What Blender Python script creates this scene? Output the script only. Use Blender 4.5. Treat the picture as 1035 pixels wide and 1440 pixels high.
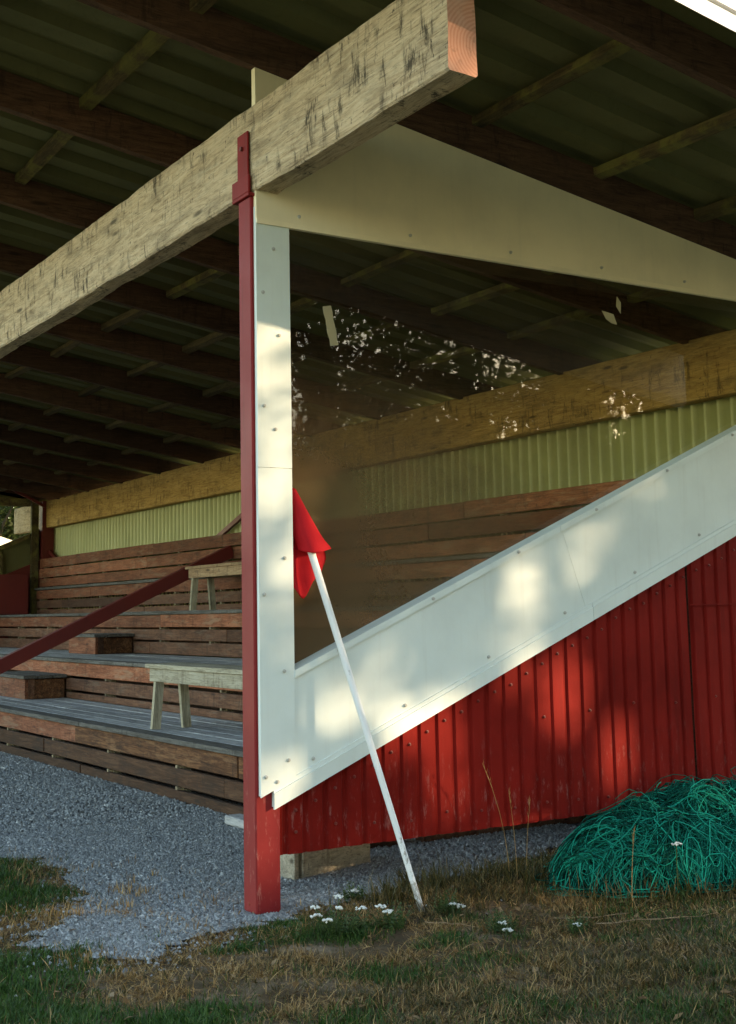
import bpy, math, random
import numpy as np
from mathutils import Vector, noise as mnoise

for o in list(bpy.data.objects):
    bpy.data.objects.remove(o)
SC = bpy.context.scene
COL = SC.collection
K = 0.73125            # all coordinates below are in survey units; K turns them into metres
R = math.radians

# ------------------------------------------------------------------ camera
cam_d = bpy.data.cameras.new('camera')
cam = bpy.data.objects.new('camera', cam_d)
COL.objects.link(cam)
SC.camera = cam
cam_d.sensor_fit = 'VERTICAL'
cam_d.sensor_height = 36.0
cam_d.sensor_width = 36.0
cam_d.lens = 36.0 * 1811.65 / 1440
cam_d.shift_x = 33.417 / 1440
cam_d.shift_y = -88.37 / 1440
cam_d.clip_start = 0.05
cam_d.clip_end = 2000
CAM = np.array([6.328, -3.290, 1.6])
yaw, pitch, roll = 0.551186, 0.125226, -0.017996
fw = Vector((-math.cos(yaw) * math.cos(pitch), math.sin(yaw) * math.cos(pitch), math.sin(pitch)))
rt = fw.cross(Vector((0, 0, 1))).normalized()
up = rt.cross(fw)
rt2 = rt * math.cos(roll) + up * math.sin(roll)
up2 = up * math.cos(roll) - rt * math.sin(roll)
from mathutils import Matrix
cam.matrix_world = Matrix(((rt2.x, up2.x, -fw.x, CAM[0] * K), (rt2.y, up2.y, -fw.y, CAM[1] * K),
                           (rt2.z, up2.z, -fw.z, CAM[2] * K), (0, 0, 0, 1)))

# ------------------------------------------------------------------ world, sun, exposure
SUN = Vector((1.0, 1.1, 0.351)).normalized()
elev = math.asin(SUN.z)
world = bpy.data.worlds.new('World')
SC.world = world
world.use_nodes = True
wn = world.node_tree.nodes
sky = wn.new('ShaderNodeTexSky')
sky.sky_type = 'NISHITA'
sky.sun_disc = False
sky.sun_elevation = elev
sky.sun_rotation = math.atan2(SUN.x, SUN.y)
sky.air_density = 1.0
sky.dust_density = 0.6
wn['Background'].inputs['Strength'].default_value = 0.15
world.node_tree.links.new(sky.outputs[0], wn['Background'].inputs['Color'])
sd = bpy.data.lights.new('sun', 'SUN')
sd.energy = 2.0
sd.angle = R(0.53)
sd.color = (1.0, 0.80, 0.58)
sun = bpy.data.objects.new('sun', sd)
COL.objects.link(sun)
sun.rotation_euler = SUN.to_track_quat('Z', 'Y').to_euler()
sun.location = (0, 0, 20)
SC.view_settings.view_transform = 'Standard'
SC.view_settings.look = 'None'
SC.view_settings.gamma = 1.0
SC.view_settings.use_curve_mapping = False
SC.view_settings.exposure = 2.6
SC.view_settings.use_white_balance = True
SC.view_settings.white_balance_temperature = 7450
SC.view_settings.white_balance_tint = 8
SC.cycles.max_bounces = 10
SC.cycles.transparent_max_bounces = 24

rng = np.random.default_rng(7)
rnd = random.Random(11)

# ------------------------------------------------------------------ mesh helpers
BOXF = [(0, 3, 2, 1), (4, 5, 6, 7), (0, 1, 5, 4), (1, 2, 6, 5), (2, 3, 7, 6), (3, 0, 4, 7)]


class MB:
    def __init__(s):
        s.v = []; s.f = []; s.m = []

    def add(s, vs, fs, mi=0):
        b = len(s.v)
        s.v += [tuple(map(float, q)) for q in vs]
        s.f += [tuple(b + i for i in q) for q in fs]
        s.m += [mi] * len(fs)
        return s

    def hexa(s, p, mi=0):          # 8 corners: bottom ring then top ring
        return s.add(p, BOXF, mi)

    def box(s, x0, x1, y0, y1, z0, z1, mi=0):
        return s.hexa([(x0, y0, z0), (x1, y0, z0), (x1, y1, z0), (x0, y1, z0),
                       (x0, y0, z1), (x1, y0, z1), (x1, y1, z1), (x0, y1, z1)], mi)

    def cbox(s, x0, x1, y0, y1, z0, z1, c=0.006, shear=None, mi=0):   # chamfered box
        import itertools
        lo = np.array([x0, y0, z0]); hi = np.array([x1, y1, z1])
        pts = []; idx = {}
        for sx, sy, sz in itertools.product((0, 1), repeat=3):
            sg = (sx, sy, sz)
            for ax in range(3):
                p = [0, 0, 0]
                for k in range(3):
                    e = hi[k] if sg[k] else lo[k]
                    p[k] = e if k == ax else (e - c if sg[k] else e + c)
                idx[(sg, ax)] = len(pts); pts.append(p)
        fs = []
        for ax in range(3):
            u, w = (ax + 1) % 3, (ax + 2) % 3
            for sd_ in (0, 1):
                ring = []
                for a, b in ((0, 0), (1, 0), (1, 1), (0, 1)):
                    sg = [0, 0, 0]; sg[ax] = sd_; sg[u] = a; sg[w] = b
                    ring.append(idx[(tuple(sg), ax)])
                fs.append(ring if sd_ else ring[::-1])
        for ax in range(3):          # edges along ax
            u, w = (ax + 1) % 3, (ax + 2) % 3
            for a in (0, 1):
                for b in (0, 1):
                    s0 = [0, 0, 0]; s0[u] = a; s0[w] = b; s1 = list(s0); s1[ax] = 1
                    q = [idx[(tuple(s0), u)], idx[(tuple(s1), u)], idx[(tuple(s1), w)], idx[(tuple(s0), w)]]
                    fs.append(q if (a ^ b) else q[::-1])
        for sg in itertools.product((0, 1), repeat=3):
            q = [idx[(sg, 0)], idx[(sg, 1)], idx[(sg, 2)]]
            fs.append(q if (sum(sg) % 2) else q[::-1])
        if shear:
            pts = [shear(*p) for p in pts]
        return s.add(pts, fs, mi)

    def prism(s, poly, x0, x1, mi=0):      # poly in (y,z), extruded along x
        n = len(poly)
        vs = [(x0, y, z) for y, z in poly] + [(x1, y, z) for y, z in poly]
        fs = [tuple(range(n))[::-1], tuple(range(n, 2 * n))] + [(i, (i + 1) % n, n + (i + 1) % n, n + i) for i in range(n)]
        return s.add(vs, fs, mi)

    def tube(s, pts, r, n=8, mi=0, caps=True):
        pts = [Vector(p) for p in pts]
        rs = r if isinstance(r, (list, tuple)) else [r] * len(pts)
        b = len(s.v); ref = None; rings = []
        for i, p in enumerate(pts):
            t = (pts[min(i + 1, len(pts) - 1)] - pts[max(i - 1, 0)]).normalized()
            if ref is None:
                ref = t.orthogonal().normalized()
            ref = (ref - t * ref.dot(t))
            ref = ref.normalized() if ref.length > 1e-6 else t.orthogonal().normalized()
            bn = t.cross(ref)
            rings.append([p + (ref * math.cos(2 * math.pi * k / n) + bn * math.sin(2 * math.pi * k / n)) * rs[i] for k in range(n)])
        vs = [q for g in rings for q in g]; fs = []
        for i in range(len(pts) - 1):
            for k in range(n):
                fs.append((i * n + k, i * n + (k + 1) % n, (i + 1) * n + (k + 1) % n, (i + 1) * n + k))
        if caps:
            fs.append(tuple(range(n))[::-1]); fs.append(tuple((len(pts) - 1) * n + k for k in range(n)))
        return s.add(vs, fs, mi)

    def bar(s, a, b, w, h, upv=(0, 0, 1), mi=0):   # square bar between two points
        a = Vector(a); b = Vector(b); t = (b - a).normalized(); u = Vector(upv)
        sd_ = t.cross(u).normalized(); u = sd_.cross(t)
        c = [(-w / 2, -h / 2), (w / 2, -h / 2), (w / 2, h / 2), (-w / 2, h / 2)]
        P = [a + sd_ * i + u * j for i, j in c] + [b + sd_ * i + u * j for i, j in c]
        return s.hexa(P, mi)

    def build(s, name, mats, parent=None, smooth=False, loc=(0, 0, 0)):
        me = bpy.data.meshes.new(name)
        L = np.array(loc)
        me.from_pydata([tuple((np.array(v) - L) * K) for v in s.v], [], s.f)
        mats = mats if isinstance(mats, (list, tuple)) else [mats]
        for m in mats:
            me.materials.append(m)
        if len(mats) > 1:
            me.polygons.foreach_set('material_index', s.m)
        if smooth:
            me.polygons.foreach_set('use_smooth', [True] * len(me.polygons))
        me.update()
        return link(name, me, parent, loc)


def link(name, me, parent=None, loc=(0, 0, 0)):
    o = bpy.data.objects.new(name, me)
    COL.objects.link(o)
    o.location = [c * K for c in loc]
    if parent is not None:
        o.parent = parent
        if parent.location.length > 0:      # keep absolute placement under a located root
            o.location = Vector(o.location) - world_loc(parent)
    return o


def world_loc(o):
    v = Vector(o.location)
    while o.parent is not None:
        o = o.parent
        v = v + Vector(o.location)
    return v


def nmesh(name, V, F, mat, parent=None, loc=(0, 0, 0)):    # numpy arrays, all faces same size
    V = (np.asarray(V, dtype=np.float32) - np.array(loc, dtype=np.float32)) * K
    F = np.asarray(F, dtype=np.int32)
    me = bpy.data.meshes.new(name)
    me.vertices.add(len(V)); me.vertices.foreach_set('co', V.ravel())
    me.loops.add(F.size); me.loops.foreach_set('vertex_index', F.ravel())
    me.polygons.add(len(F)); me.polygons.foreach_set('loop_start', np.arange(0, F.size, F.shape[1], dtype=np.int32))
    me.update(calc_edges=True)
    me.materials.append(mat)
    return link(name, me, parent, loc)


def empty(name, loc, label=None, cat=None, group=None, parent=None):
    o = bpy.data.objects.new(name, None)
    COL.objects.link(o)
    o.location = [c * K for c in loc]
    o.empty_display_size = 0.1
    if parent is not None:
        o.parent = parent
        o.location = Vector(o.location) - world_loc(parent)
    return tag(o, label, cat, group)


def tag(o, label=None, cat=None, group=None, kind=None):
    if label: o['label'] = label
    if cat: o['category'] = cat
    if group: o['group'] = group
    if kind: o['kind'] = kind
    return o


# ------------------------------------------------------------------ material helpers
class NT:
    def __init__(s, name):
        s.mat = bpy.data.materials.new(name); s.mat.use_nodes = True
        s.t = s.mat.node_tree; s.n = s.t.nodes; s.p = s.n['Principled BSDF']; s.out = s.n['Material Output']

    def L(s, a, b): s.t.links.new(a, b)

    def coord(s, scale=(1, 1, 1), rot=(0, 0, 0), kind='Object', randomize=True):
        tc = s.n.new('ShaderNodeTexCoord'); mp = s.n.new('ShaderNodeMapping')
        mp.inputs['Scale'].default_value = scale; mp.inputs['Rotation'].default_value = rot
        src = tc.outputs[kind]
        if randomize:
            oi = s.n.new('ShaderNodeObjectInfo'); ml = s.n.new('ShaderNodeMath'); ml.operation = 'MULTIPLY'
            ml.inputs[1].default_value = 37.0; s.L(oi.outputs['Random'], ml.inputs[0])
            ad = s.n.new('ShaderNodeVectorMath'); ad.operation = 'ADD'
            s.L(src, ad.inputs[0]); s.L(ml.outputs[0], ad.inputs[1]); src = ad.outputs[0]
        s.L(src, mp.inputs['Vector']); return mp.outputs[0]

    def noise(s, vec, scale=5, detail=4, rough=0.55, dist=0.0):
        n = s.n.new('ShaderNodeTexNoise'); n.inputs['Scale'].default_value = scale
        n.inputs['Detail'].default_value = detail; n.inputs['Roughness'].default_value = rough
        n.inputs['Distortion'].default_value = dist
        if vec is not None: s.L(vec, n.inputs['Vector'])
        return n.outputs['Fac']

    def voro(s, vec, scale=5, feature='F1'):
        n = s.n.new('ShaderNodeTexVoronoi'); n.inputs['Scale'].default_value = scale; n.feature = feature
        s.L(vec, n.inputs['Vector']); return n.outputs['Distance']

    def ramp(s, fac, stops):
        r = s.n.new('ShaderNodeValToRGB'); cr = r.color_ramp
        while len(cr.elements) < len(stops): cr.elements.new(0.5)
        for e, (p, c) in zip(cr.elements, stops):
            e.position = p; e.color = (*c, 1) if len(c) == 3 else c
        s.L(fac, r.inputs['Fac']); return r.outputs['Color']

    def thr(s, fac, a, b):
        m = s.n.new('ShaderNodeMapRange'); m.inputs['From Min'].default_value = a; m.inputs['From Max'].default_value = b
        m.interpolation_type = 'SMOOTHSTEP'; s.L(fac, m.inputs['Value']); return m.outputs[0]

    def mix(s, fac, a, b, blend='MIX'):
        m = s.n.new('ShaderNodeMix'); m.data_type = 'RGBA'; m.blend_type = blend
        for sock, v in ((m.inputs[0], fac), (m.inputs[6], a), (m.inputs[7], b)):
            if hasattr(v, 'links'): s.L(v, sock)
            elif isinstance(v, (int, float)): sock.default_value = v
            else: sock.default_value = (*v, 1)
        return m.outputs[2]

    def math(s, op, a, b=0.0):
        m = s.n.new('ShaderNodeMath'); m.operation = op
        for sock, v in ((m.inputs[0], a), (m.inputs[1], b)):
            if hasattr(v, 'links'): s.L(v, sock)
            else: sock.default_value = v
        return m.outputs[0]

    def island(s):
        return s.n.new('ShaderNodeNewGeometry').outputs['Random Per Island']

    def orand(s):
        return s.n.new('ShaderNodeObjectInfo').outputs['Random']

    def bump(s, h, dist=0.01, strength=0.6):
        b = s.n.new('ShaderNodeBump'); b.inputs['Distance'].default_value = dist; b.inputs['Strength'].default_value = strength
        s.L(h, b.inputs['Height']); s.L(b.outputs[0], s.p.inputs['Normal'])

    def done(s, col, rough=0.8, spec=0.3, metal=0.0):
        for sock, v in ((s.p.inputs['Base Color'], col), (s.p.inputs['Roughness'], rough)):
            if hasattr(v, 'links'): s.L(v, sock)
            elif isinstance(v, (int, float)): sock.default_value = v
            else: sock.default_value = (*v, 1)
        s.p.inputs['Specular IOR Level'].default_value = spec
        s.p.inputs['Metallic'].default_value = metal
        return s.mat


def wood(name, dark, mid, light, axis='x', stain=0.5, stain_col=(0.03, 0.022, 0.015), vary=0.35, rough=0.85, knots=True, bump=0.006, grain=1.0, lichen=None, nick=0.55, drip=0.5, bleach=None):
    t = NT(name)
    def ax(l, c): return {'x': (l, c, c), 'y': (c, l, c), 'z': (c, c, l)}[axis]
    g = t.noise(t.coord(ax(1.6, 20)), 2.0 * grain, 10, 0.7, 1.4)
    g2 = t.noise(t.coord(ax(5.0, 75)), 2.4 * grain, 5, 0.7, 0.4)
    col = t.ramp(g, [(0.30, dark), (0.48, mid), (0.66, light)])
    col = t.mix(t.math('MULTIPLY', t.thr(g2, 0.54, 0.66), 0.6), col, stain_col)        # checks along the grain
    b = t.noise(t.coord(ax(1.4, 4.5)), 2.2, 8, 0.68)
    col = t.mix(t.math('MULTIPLY', t.thr(b, 0.44, 0.72), stain), col, stain_col)        # blotchy weathering
    # water runs, downwards
    dn = t.noise(t.coord((11, 11, 2.6) if axis != 'z' else (24, 24, 1.2)), 2.0, 9, 0.75, 0.3)
    msk = t.noise(t.coord((1.6, 1.6, 2.6)), 1.4, 4, 0.6)
    col = t.mix(t.math('MULTIPLY', t.math('MULTIPLY', t.thr(dn, 0.51, 0.63), t.thr(msk, 0.40, 0.56)), drip), col, stain_col)
    if bleach:     # paint worn back to grey wood
        bl = t.noise(t.coord(ax(1.0, 6)), 2.6, 8, 0.7, 0.5)
        col = t.mix(t.math('MULTIPLY', t.thr(bl, 0.50, 0.66), 0.6), col, bleach)
    if nick:       # short dark nicks and nail stains
        nn = t.noise(t.coord((34, 34, 15)), 1.6, 4, 0.6)
        col = t.mix(t.math('MULTIPLY', t.thr(nn, 0.655, 0.70), nick), col, stain_col)
    if knots:
        k = t.voro(t.coord(ax(1.2, 5)), 1.5)
        col = t.mix(t.math('MULTIPLY', t.thr(k, 0.13, 0.04), 0.75), col, stain_col)
    if lichen:
        ln = t.noise(t.coord((3, 3, 3)), 2.0, 5, 0.65)
        col = t.mix(t.math('MULTIPLY', t.thr(ln, 0.45, 0.62), 0.8), col, lichen)
    mr = t.n.new('ShaderNodeMapRange'); mr.inputs['To Min'].default_value = 1 - vary; mr.inputs['To Max'].default_value = 1 + vary
    t.L(t.orand(), mr.inputs['Value'])
    hsv = t.n.new('ShaderNodeHueSaturation'); t.L(col, hsv.inputs['Color']); t.L(mr.outputs[0], hsv.inputs['Value'])
    t.bump(t.math('ADD', t.math('MULTIPLY', g2, 0.7), g), bump, 0.8)
    return t.done(hsv.outputs[0], rough, 0.2)


def metal_paint(name, col, rough=0.45, dirt=0.25, dirt_col=(0.12, 0.11, 0.09), spec=0.4, vary=0.05, chalk=None, streak=True):
    t = NT(name)
    n1 = t.noise(t.coord((1, 1, 1)), 2.0, 6, 0.6)
    c2 = tuple(c * (1 - vary * 2.5) for c in col)
    c = t.mix(t.thr(n1, 0.35, 0.7), col, c2)
    if streak:
        s_ = t.noise(t.coord((14, 14, 0.7)), 2.0, 5, 0.6)
        c = t.mix(t.math('MULTIPLY', t.thr(s_, 0.5, 0.8), dirt), c, dirt_col)
    sp = t.noise(t.coord((1, 1, 1)), 90, 3, 0.7)
    c = t.mix(t.math('MULTIPLY', t.thr(sp, 0.64, 0.78), dirt * 1.4), c, dirt_col)
    if chalk:
        cn = t.noise(t.coord((9, 9, 3)), 4.0, 6, 0.75)
        sep = t.n.new('ShaderNodeSeparateXYZ'); tc = t.n.new('ShaderNodeTexCoord'); t.L(tc.outputs['Object'], sep.inputs[0])
        lowm = t.thr(sep.outputs['Z'], 0.75, 0.15)
        c = t.mix(t.math('MULTIPLY', t.math('MULTIPLY', t.thr(cn, 0.54, 0.72), lowm), 0.5), c, chalk)
    rr = t.n.new('ShaderNodeMapRange'); rr.inputs['To Min'].default_value = rough * 0.75; rr.inputs['To Max'].default_value = rough * 1.4
    t.L(n1, rr.inputs['Value'])
    big = t.noise(t.coord((1, 1, 1)), 1.6, 2, 0.5)
    t.bump(t.math('ADD', big, t.math('MULTIPLY', sp, 0.02)), 0.012, 0.5)
    return t.done(c, rr.outputs[0], spec)


M = {}
M['beam'] = wood('weathered_beam_wood', (0.28, 0.195, 0.115), (0.58, 0.44, 0.285), (0.68, 0.55, 0.38), 'x', stain=0.5, stain_col=(0.045, 0.036, 0.026), vary=0.0, bump=0.016, nick=0.85, drip=0.92)
def end_grain():
    t = NT('sawn_beam_end')
    v = t.coord((1, 1, 1), randomize=False)
    mp = t.n.new('ShaderNodeMapping'); mp.inputs['Location'].default_value = (0, -0.16, -3.02); t.L(v, mp.inputs['Vector'])
    w = t.n.new('ShaderNodeTexWave'); w.wave_type = 'RINGS'; w.rings_direction = 'X'; w.inputs['Scale'].default_value = 24; w.inputs['Distortion'].default_value = 2.5; w.inputs['Detail'].default_value = 3
    t.L(mp.outputs[0], w.inputs['Vector'])
    n = t.noise(v, 22, 6, 0.7); n2 = t.noise(v, 5, 4, 0.6)
    c = t.ramp(w.outputs['Fac'], [(0.2, (0.47, 0.22, 0.14)), (0.8, (0.54, 0.27, 0.18))])
    c = t.mix(t.math('MULTIPLY', t.thr(n, 0.52, 0.7), 0.5), c, (0.16, 0.09, 0.06))
    c = t.mix(t.math('MULTIPLY', t.thr(n2, 0.45, 0.7), 0.4), c, (0.52, 0.40, 0.31))
    t.bump(n, 0.004, 0.6)
    return t.done(c, 0.9, 0.15)
M['beam_end'] = end_grain()
M['rear_beam'] = wood('ochre_beam_wood', (0.25, 0.14, 0.045), (0.44, 0.27, 0.088), (0.55, 0.365, 0.14), 'x', stain=0.5, stain_col=(0.05, 0.03, 0.012), vary=0.0, nick=0.8, drip=0.7)
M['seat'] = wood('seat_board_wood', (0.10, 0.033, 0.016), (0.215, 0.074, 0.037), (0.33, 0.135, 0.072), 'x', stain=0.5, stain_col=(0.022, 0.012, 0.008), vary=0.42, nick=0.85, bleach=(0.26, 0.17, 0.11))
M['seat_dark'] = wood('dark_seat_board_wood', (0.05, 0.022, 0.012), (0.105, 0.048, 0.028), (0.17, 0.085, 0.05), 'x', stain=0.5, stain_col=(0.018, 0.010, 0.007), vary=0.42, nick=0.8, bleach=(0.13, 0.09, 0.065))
M['lid'] = wood('dark_lid_wood', (0.05, 0.045, 0.04), (0.105, 0.098, 0.088), (0.17, 0.16, 0.145), 'x', stain=0.4, vary=0.15)
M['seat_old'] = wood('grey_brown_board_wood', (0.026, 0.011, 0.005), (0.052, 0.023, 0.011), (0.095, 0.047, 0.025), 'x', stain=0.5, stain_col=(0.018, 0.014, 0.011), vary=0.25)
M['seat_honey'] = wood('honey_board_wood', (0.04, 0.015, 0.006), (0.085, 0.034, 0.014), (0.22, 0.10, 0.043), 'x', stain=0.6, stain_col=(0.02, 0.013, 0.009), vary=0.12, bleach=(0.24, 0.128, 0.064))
M['tread'] = wood('grey_tread_wood', (0.18, 0.18, 0.185), (0.32, 0.32, 0.315), (0.46, 0.455, 0.44), 'x', stain=0.35, stain_col=(0.05, 0.05, 0.05), vary=0.2)
M['bench'] = wood('bench_wood', (0.15, 0.125, 0.08), (0.31, 0.28, 0.205), (0.42, 0.385, 0.30), 'x', stain=0.4, stain_col=(0.07, 0.045, 0.025), vary=0.12)
M['bench_brown'] = wood('brown_bench_wood', (0.16, 0.095, 0.05), (0.32, 0.205, 0.115), (0.42, 0.29, 0.17), 'x', stain=0.4, vary=0.1)
M['leg'] = wood('bench_leg_wood', (0.2, 0.175, 0.12), (0.38, 0.34, 0.24), (0.48, 0.44, 0.33), 'z', stain=0.4, vary=0.15)
M['rafter'] = wood('rafter_wood', (0.04, 0.02, 0.012), (0.08, 0.041, 0.025), (0.12, 0.065, 0.04), 'y', stain=0.45, stain_col=(0.012, 0.008, 0.006), vary=0.3)
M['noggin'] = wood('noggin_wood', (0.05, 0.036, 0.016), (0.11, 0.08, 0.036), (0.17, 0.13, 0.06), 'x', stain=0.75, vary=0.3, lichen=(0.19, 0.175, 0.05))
M['noggin_shaded'] = wood('shaded_noggin_wood', (0.04, 0.028, 0.014), (0.085, 0.062, 0.03), (0.13, 0.10, 0.05), 'x', stain=0.6, vary=0.4)  # darker noggin copy, gloom of the roof interior put into the colour
M['stud'] = wood('stud_wood', (0.13, 0.10, 0.06), (0.22, 0.175, 0.11), (0.30, 0.245, 0.165), 'z', stain=0.2, vary=0.2, knots=False)
M['crate'] = wood('pale_timber', (0.19, 0.16, 0.12), (0.33, 0.29, 0.22), (0.43, 0.38, 0.30), 'y', stain=0.35, vary=0.1)
M['white'] = metal_paint('white_painted_metal', (0.66, 0.725, 0.69), 0.42, 0.16, (0.36, 0.34, 0.28))
M['white_bounce'] = metal_paint('white_metal_bounce_tint', (0.83, 0.72, 0.49), 0.5, 0.10, (0.35, 0.33, 0.27))  # white trim with warm bounce from the ground put into its colour
M['barge'] = metal_paint('white_trim_metal', (0.80, 0.80, 0.80), 0.45, 0.06, (0.4, 0.4, 0.38))
M['red'] = metal_paint('red_sheet_metal', (0.20, 0.0095, 0.0065), 0.62, 0.38, (0.05, 0.006, 0.005), spec=0.06, chalk=(0.34, 0.18, 0.16), vary=0.14)
M['post'] = metal_paint('red_post_paint', (0.21, 0.017, 0.018), 0.5, 0.4, (0.08, 0.014, 0.012), spec=0.13, chalk=(0.42, 0.2, 0.17))
M['maroon'] = metal_paint('maroon_steel', (0.13, 0.016, 0.014), 0.5, 0.2, (0.05, 0.02, 0.015))
M['rearwall'] = metal_paint('pale_green_corrugated', (0.50, 0.508, 0.265), 0.55, 0.2, (0.2, 0.2, 0.08))
M['roof'] = metal_paint('olive_roof_sheet', (0.125, 0.12, 0.052), 0.6, 0.3, (0.05, 0.05, 0.02), spec=0.2)
M['screw'] = metal_paint('screw_metal', (0.45, 0.44, 0.40), 0.45, 0.3)
M['screw_red'] = metal_paint('red_screw', (0.17, 0.022, 0.017), 0.45, 0.3)
M['tape'] = metal_paint('old_tape', (0.42, 0.36, 0.22), 0.6, 0.1, streak=False)
def pole_mat():
    t = NT('white_pole')
    tc = t.n.new('ShaderNodeTexCoord'); sp = t.n.new('ShaderNodeSeparateXYZ'); t.L(tc.outputs['Object'], sp.inputs[0])
    n = t.noise(t.coord((3, 3, 1.2)), 14, 6, 0.75); n2 = t.noise(t.coord((1, 1, 1)), 5, 4, 0.6)
    low = t.thr(sp.outputs['Z'], 0.42, 0.0)
    f = t.thr(t.math('ADD', n, t.math('MULTIPLY', low, 0.22)), 0.62, 0.72)
    c = t.mix(t.math('MULTIPLY', f, 0.8), t.mix(n2, (0.74, 0.76, 0.78), (0.66, 0.67, 0.66)), (0.2, 0.17, 0.13))
    return t.done(c, 0.4, 0.4)
M['pole'] = pole_mat()


def glass_mat():
    t = NT('dusty_window_glass')
    t.n.remove(t.p)
    tr = t.n.new('ShaderNodeBsdfTransparent'); tr.inputs['Color'].default_value = (0.90, 0.89, 0.82, 1)
    gl = t.n.new('ShaderNodeBsdfGlossy'); gl.inputs['Roughness'].default_value = 0.016; gl.inputs['Color'].default_value = (1, 1, 1, 1)
    wv = t.noise(t.coord((1, 1, 1), randomize=False), 1.3, 2, 0.5)
    b = t.n.new('ShaderNodeBump'); b.inputs['Distance'].default_value = 0.004; b.inputs['Strength'].default_value = 0.5
    t.L(wv, b.inputs['Height']); t.L(b.outputs[0], gl.inputs['Normal'])
    fr = t.n.new('ShaderNodeFresnel'); fr.inputs['IOR'].default_value = 1.46
    front = t.math('SUBTRACT', 1.0, t.n.new('ShaderNodeNewGeometry').outputs['Backfacing'])
    m1 = t.n.new('ShaderNodeMixShader')
    t.L(t.math('MULTIPLY', fr.outputs[0], front), m1.inputs[0]); t.L(tr.outputs[0], m1.inputs[1]); t.L(gl.outputs[0], m1.inputs[2])
    # dust and grime settled on the lower pane, thickest beside the corner
    df = t.n.new('ShaderNodeBsdfDiffuse'); df.inputs['Color'].default_value = (0.102, 0.066, 0.034, 1)
    tc = t.n.new('ShaderNodeTexCoord'); sp = t.n.new('ShaderNodeSeparateXYZ'); t.L(tc.outputs['Object'], sp.inputs[0])
    s_ = t.math('SUBTRACT', sp.outputs['Z'], t.math('MULTIPLY', sp.outputs['Y'], 0.10))
    nz = t.noise(t.coord((1, 1, 1), randomize=False), 1.4, 4, 0.6)
    s2 = t.math('ADD', s_, t.math('MULTIPLY', nz, 0.5))
    low = t.thr(s2, 2.65, 1.85)
    side = t.thr(t.math('ADD', sp.outputs['Y'], t.math('MULTIPLY', t.math('SUBTRACT', nz, 0.5), 1.6)), 2.4, 0.2)
    fine = t.noise(t.coord((1, 1, 1), randomize=False), 130, 2, 0.6)
    patch = t.noise(t.coord((1, 1, 1), randomize=False), 3.2, 6, 0.7)
    f = t.math('MULTIPLY', t.math('MULTIPLY', low, side), t.math('ADD', 0.52, t.math('ADD', t.math('MULTIPLY', fine, 0.35), t.math('MULTIPLY', patch, 0.35))))
    spk = t.math('MULTIPLY', t.thr(fine, 0.68, 0.8), 0.35)
    f = t.math('ADD', t.math('ADD', f, 0.03), t.math('MULTIPLY', spk, t.thr(s2, 2.6, 1.6)))
    # dried smears
    sm = t.noise(t.coord((1, 2.2, 1.0), randomize=False), 4.5, 7, 0.72)
    f = t.math('ADD', f, t.math('MULTIPLY', t.thr(sm, 0.66, 0.8), 0.12))
    f = t.math('MULTIPLY', t.math('MINIMUM', f, 0.9), front)
    m2 = t.n.new('ShaderNodeMixShader')
    t.L(f, m2.inputs[0]); t.L(m1.outputs[0], m2.inputs[1]); t.L(df.outputs[0], m2.inputs[2])
    t.L(m2.outputs[0], t.out.inputs['Surface'])
    return t.mat


M['glass'] = glass_mat()


def leaf_mat(name, c1, c2, c3, trans=0.35, rough=0.55):
    t = NT(name)
    col = t.ramp(t.island(), [(0.0, c1), (0.5, c2), (1.0, c3)])
    t.done(col, rough, 0.25)
    tl = t.n.new('ShaderNodeBsdfTranslucent'); t.L(col, tl.inputs['Color'])
    ms = t.n.new('ShaderNodeMixShader'); ms.inputs[0].default_value = trans
    t.L(t.p.outputs[0], ms.inputs[1]); t.L(tl.outputs[0], ms.inputs[2]); t.L(ms.outputs[0], t.out.inputs['Surface'])
    return t.mat


M['leaf'] = leaf_mat('tree_leaf', (0.02, 0.035, 0.010), (0.035, 0.058, 0.016), (0.055, 0.085, 0.025))
M['leaf2'] = leaf_mat('far_leaf', (0.03, 0.045, 0.015), (0.06, 0.08, 0.025), (0.12, 0.12, 0.04))
M['grass'] = leaf_mat('green_grass_blade', (0.016, 0.048, 0.006), (0.030, 0.078, 0.010), (0.070, 0.12, 0.022), 0.3)
M['straw'] = leaf_mat('dry_grass_blade', (0.13, 0.068, 0.021), (0.28, 0.16, 0.055), (0.47, 0.31, 0.135), 0.25)
M['olive'] = leaf_mat('olive_grass_blade', (0.030, 0.032, 0.008), (0.058, 0.052, 0.013), (0.15, 0.10, 0.032), 0.25)
M['litter'] = leaf_mat('dead_leaf', (0.07, 0.035, 0.014), (0.15, 0.08, 0.03), (0.28, 0.19, 0.10), 0.1)
M['petal'] = leaf_mat('yarrow_petal', (0.62, 0.60, 0.54), (0.75, 0.74, 0.68), (0.8, 0.8, 0.76), 0.2)
M['stem'] = leaf_mat('yarrow_stem', (0.03, 0.055, 0.015), (0.045, 0.075, 0.02), (0.06, 0.09, 0.03), 0.2)
M['bark'] = wood('bark', (0.03, 0.024, 0.018), (0.07, 0.055, 0.04), (0.11, 0.09, 0.07), 'z', stain=0.4, vary=0.1, knots=False)


def gravel_mat():
    t = NT('gravel_stone')
    c = t.ramp(t.island(), [(0.0, (0.17, 0.176, 0.174)), (0.45, (0.275, 0.282, 0.268)), (0.85, (0.39, 0.394, 0.372)), (0.97, (0.50, 0.50, 0.48)), (1.0, (0.62, 0.61, 0.58))])
    n = t.noise(t.coord((1, 1, 1)), 60, 4, 0.6)
    c = t.mix(t.math('MULTIPLY', n, 0.4), c, (0.06, 0.06, 0.06), 'MIX')
    return t.done(c, 0.85, 0.25)


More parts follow.
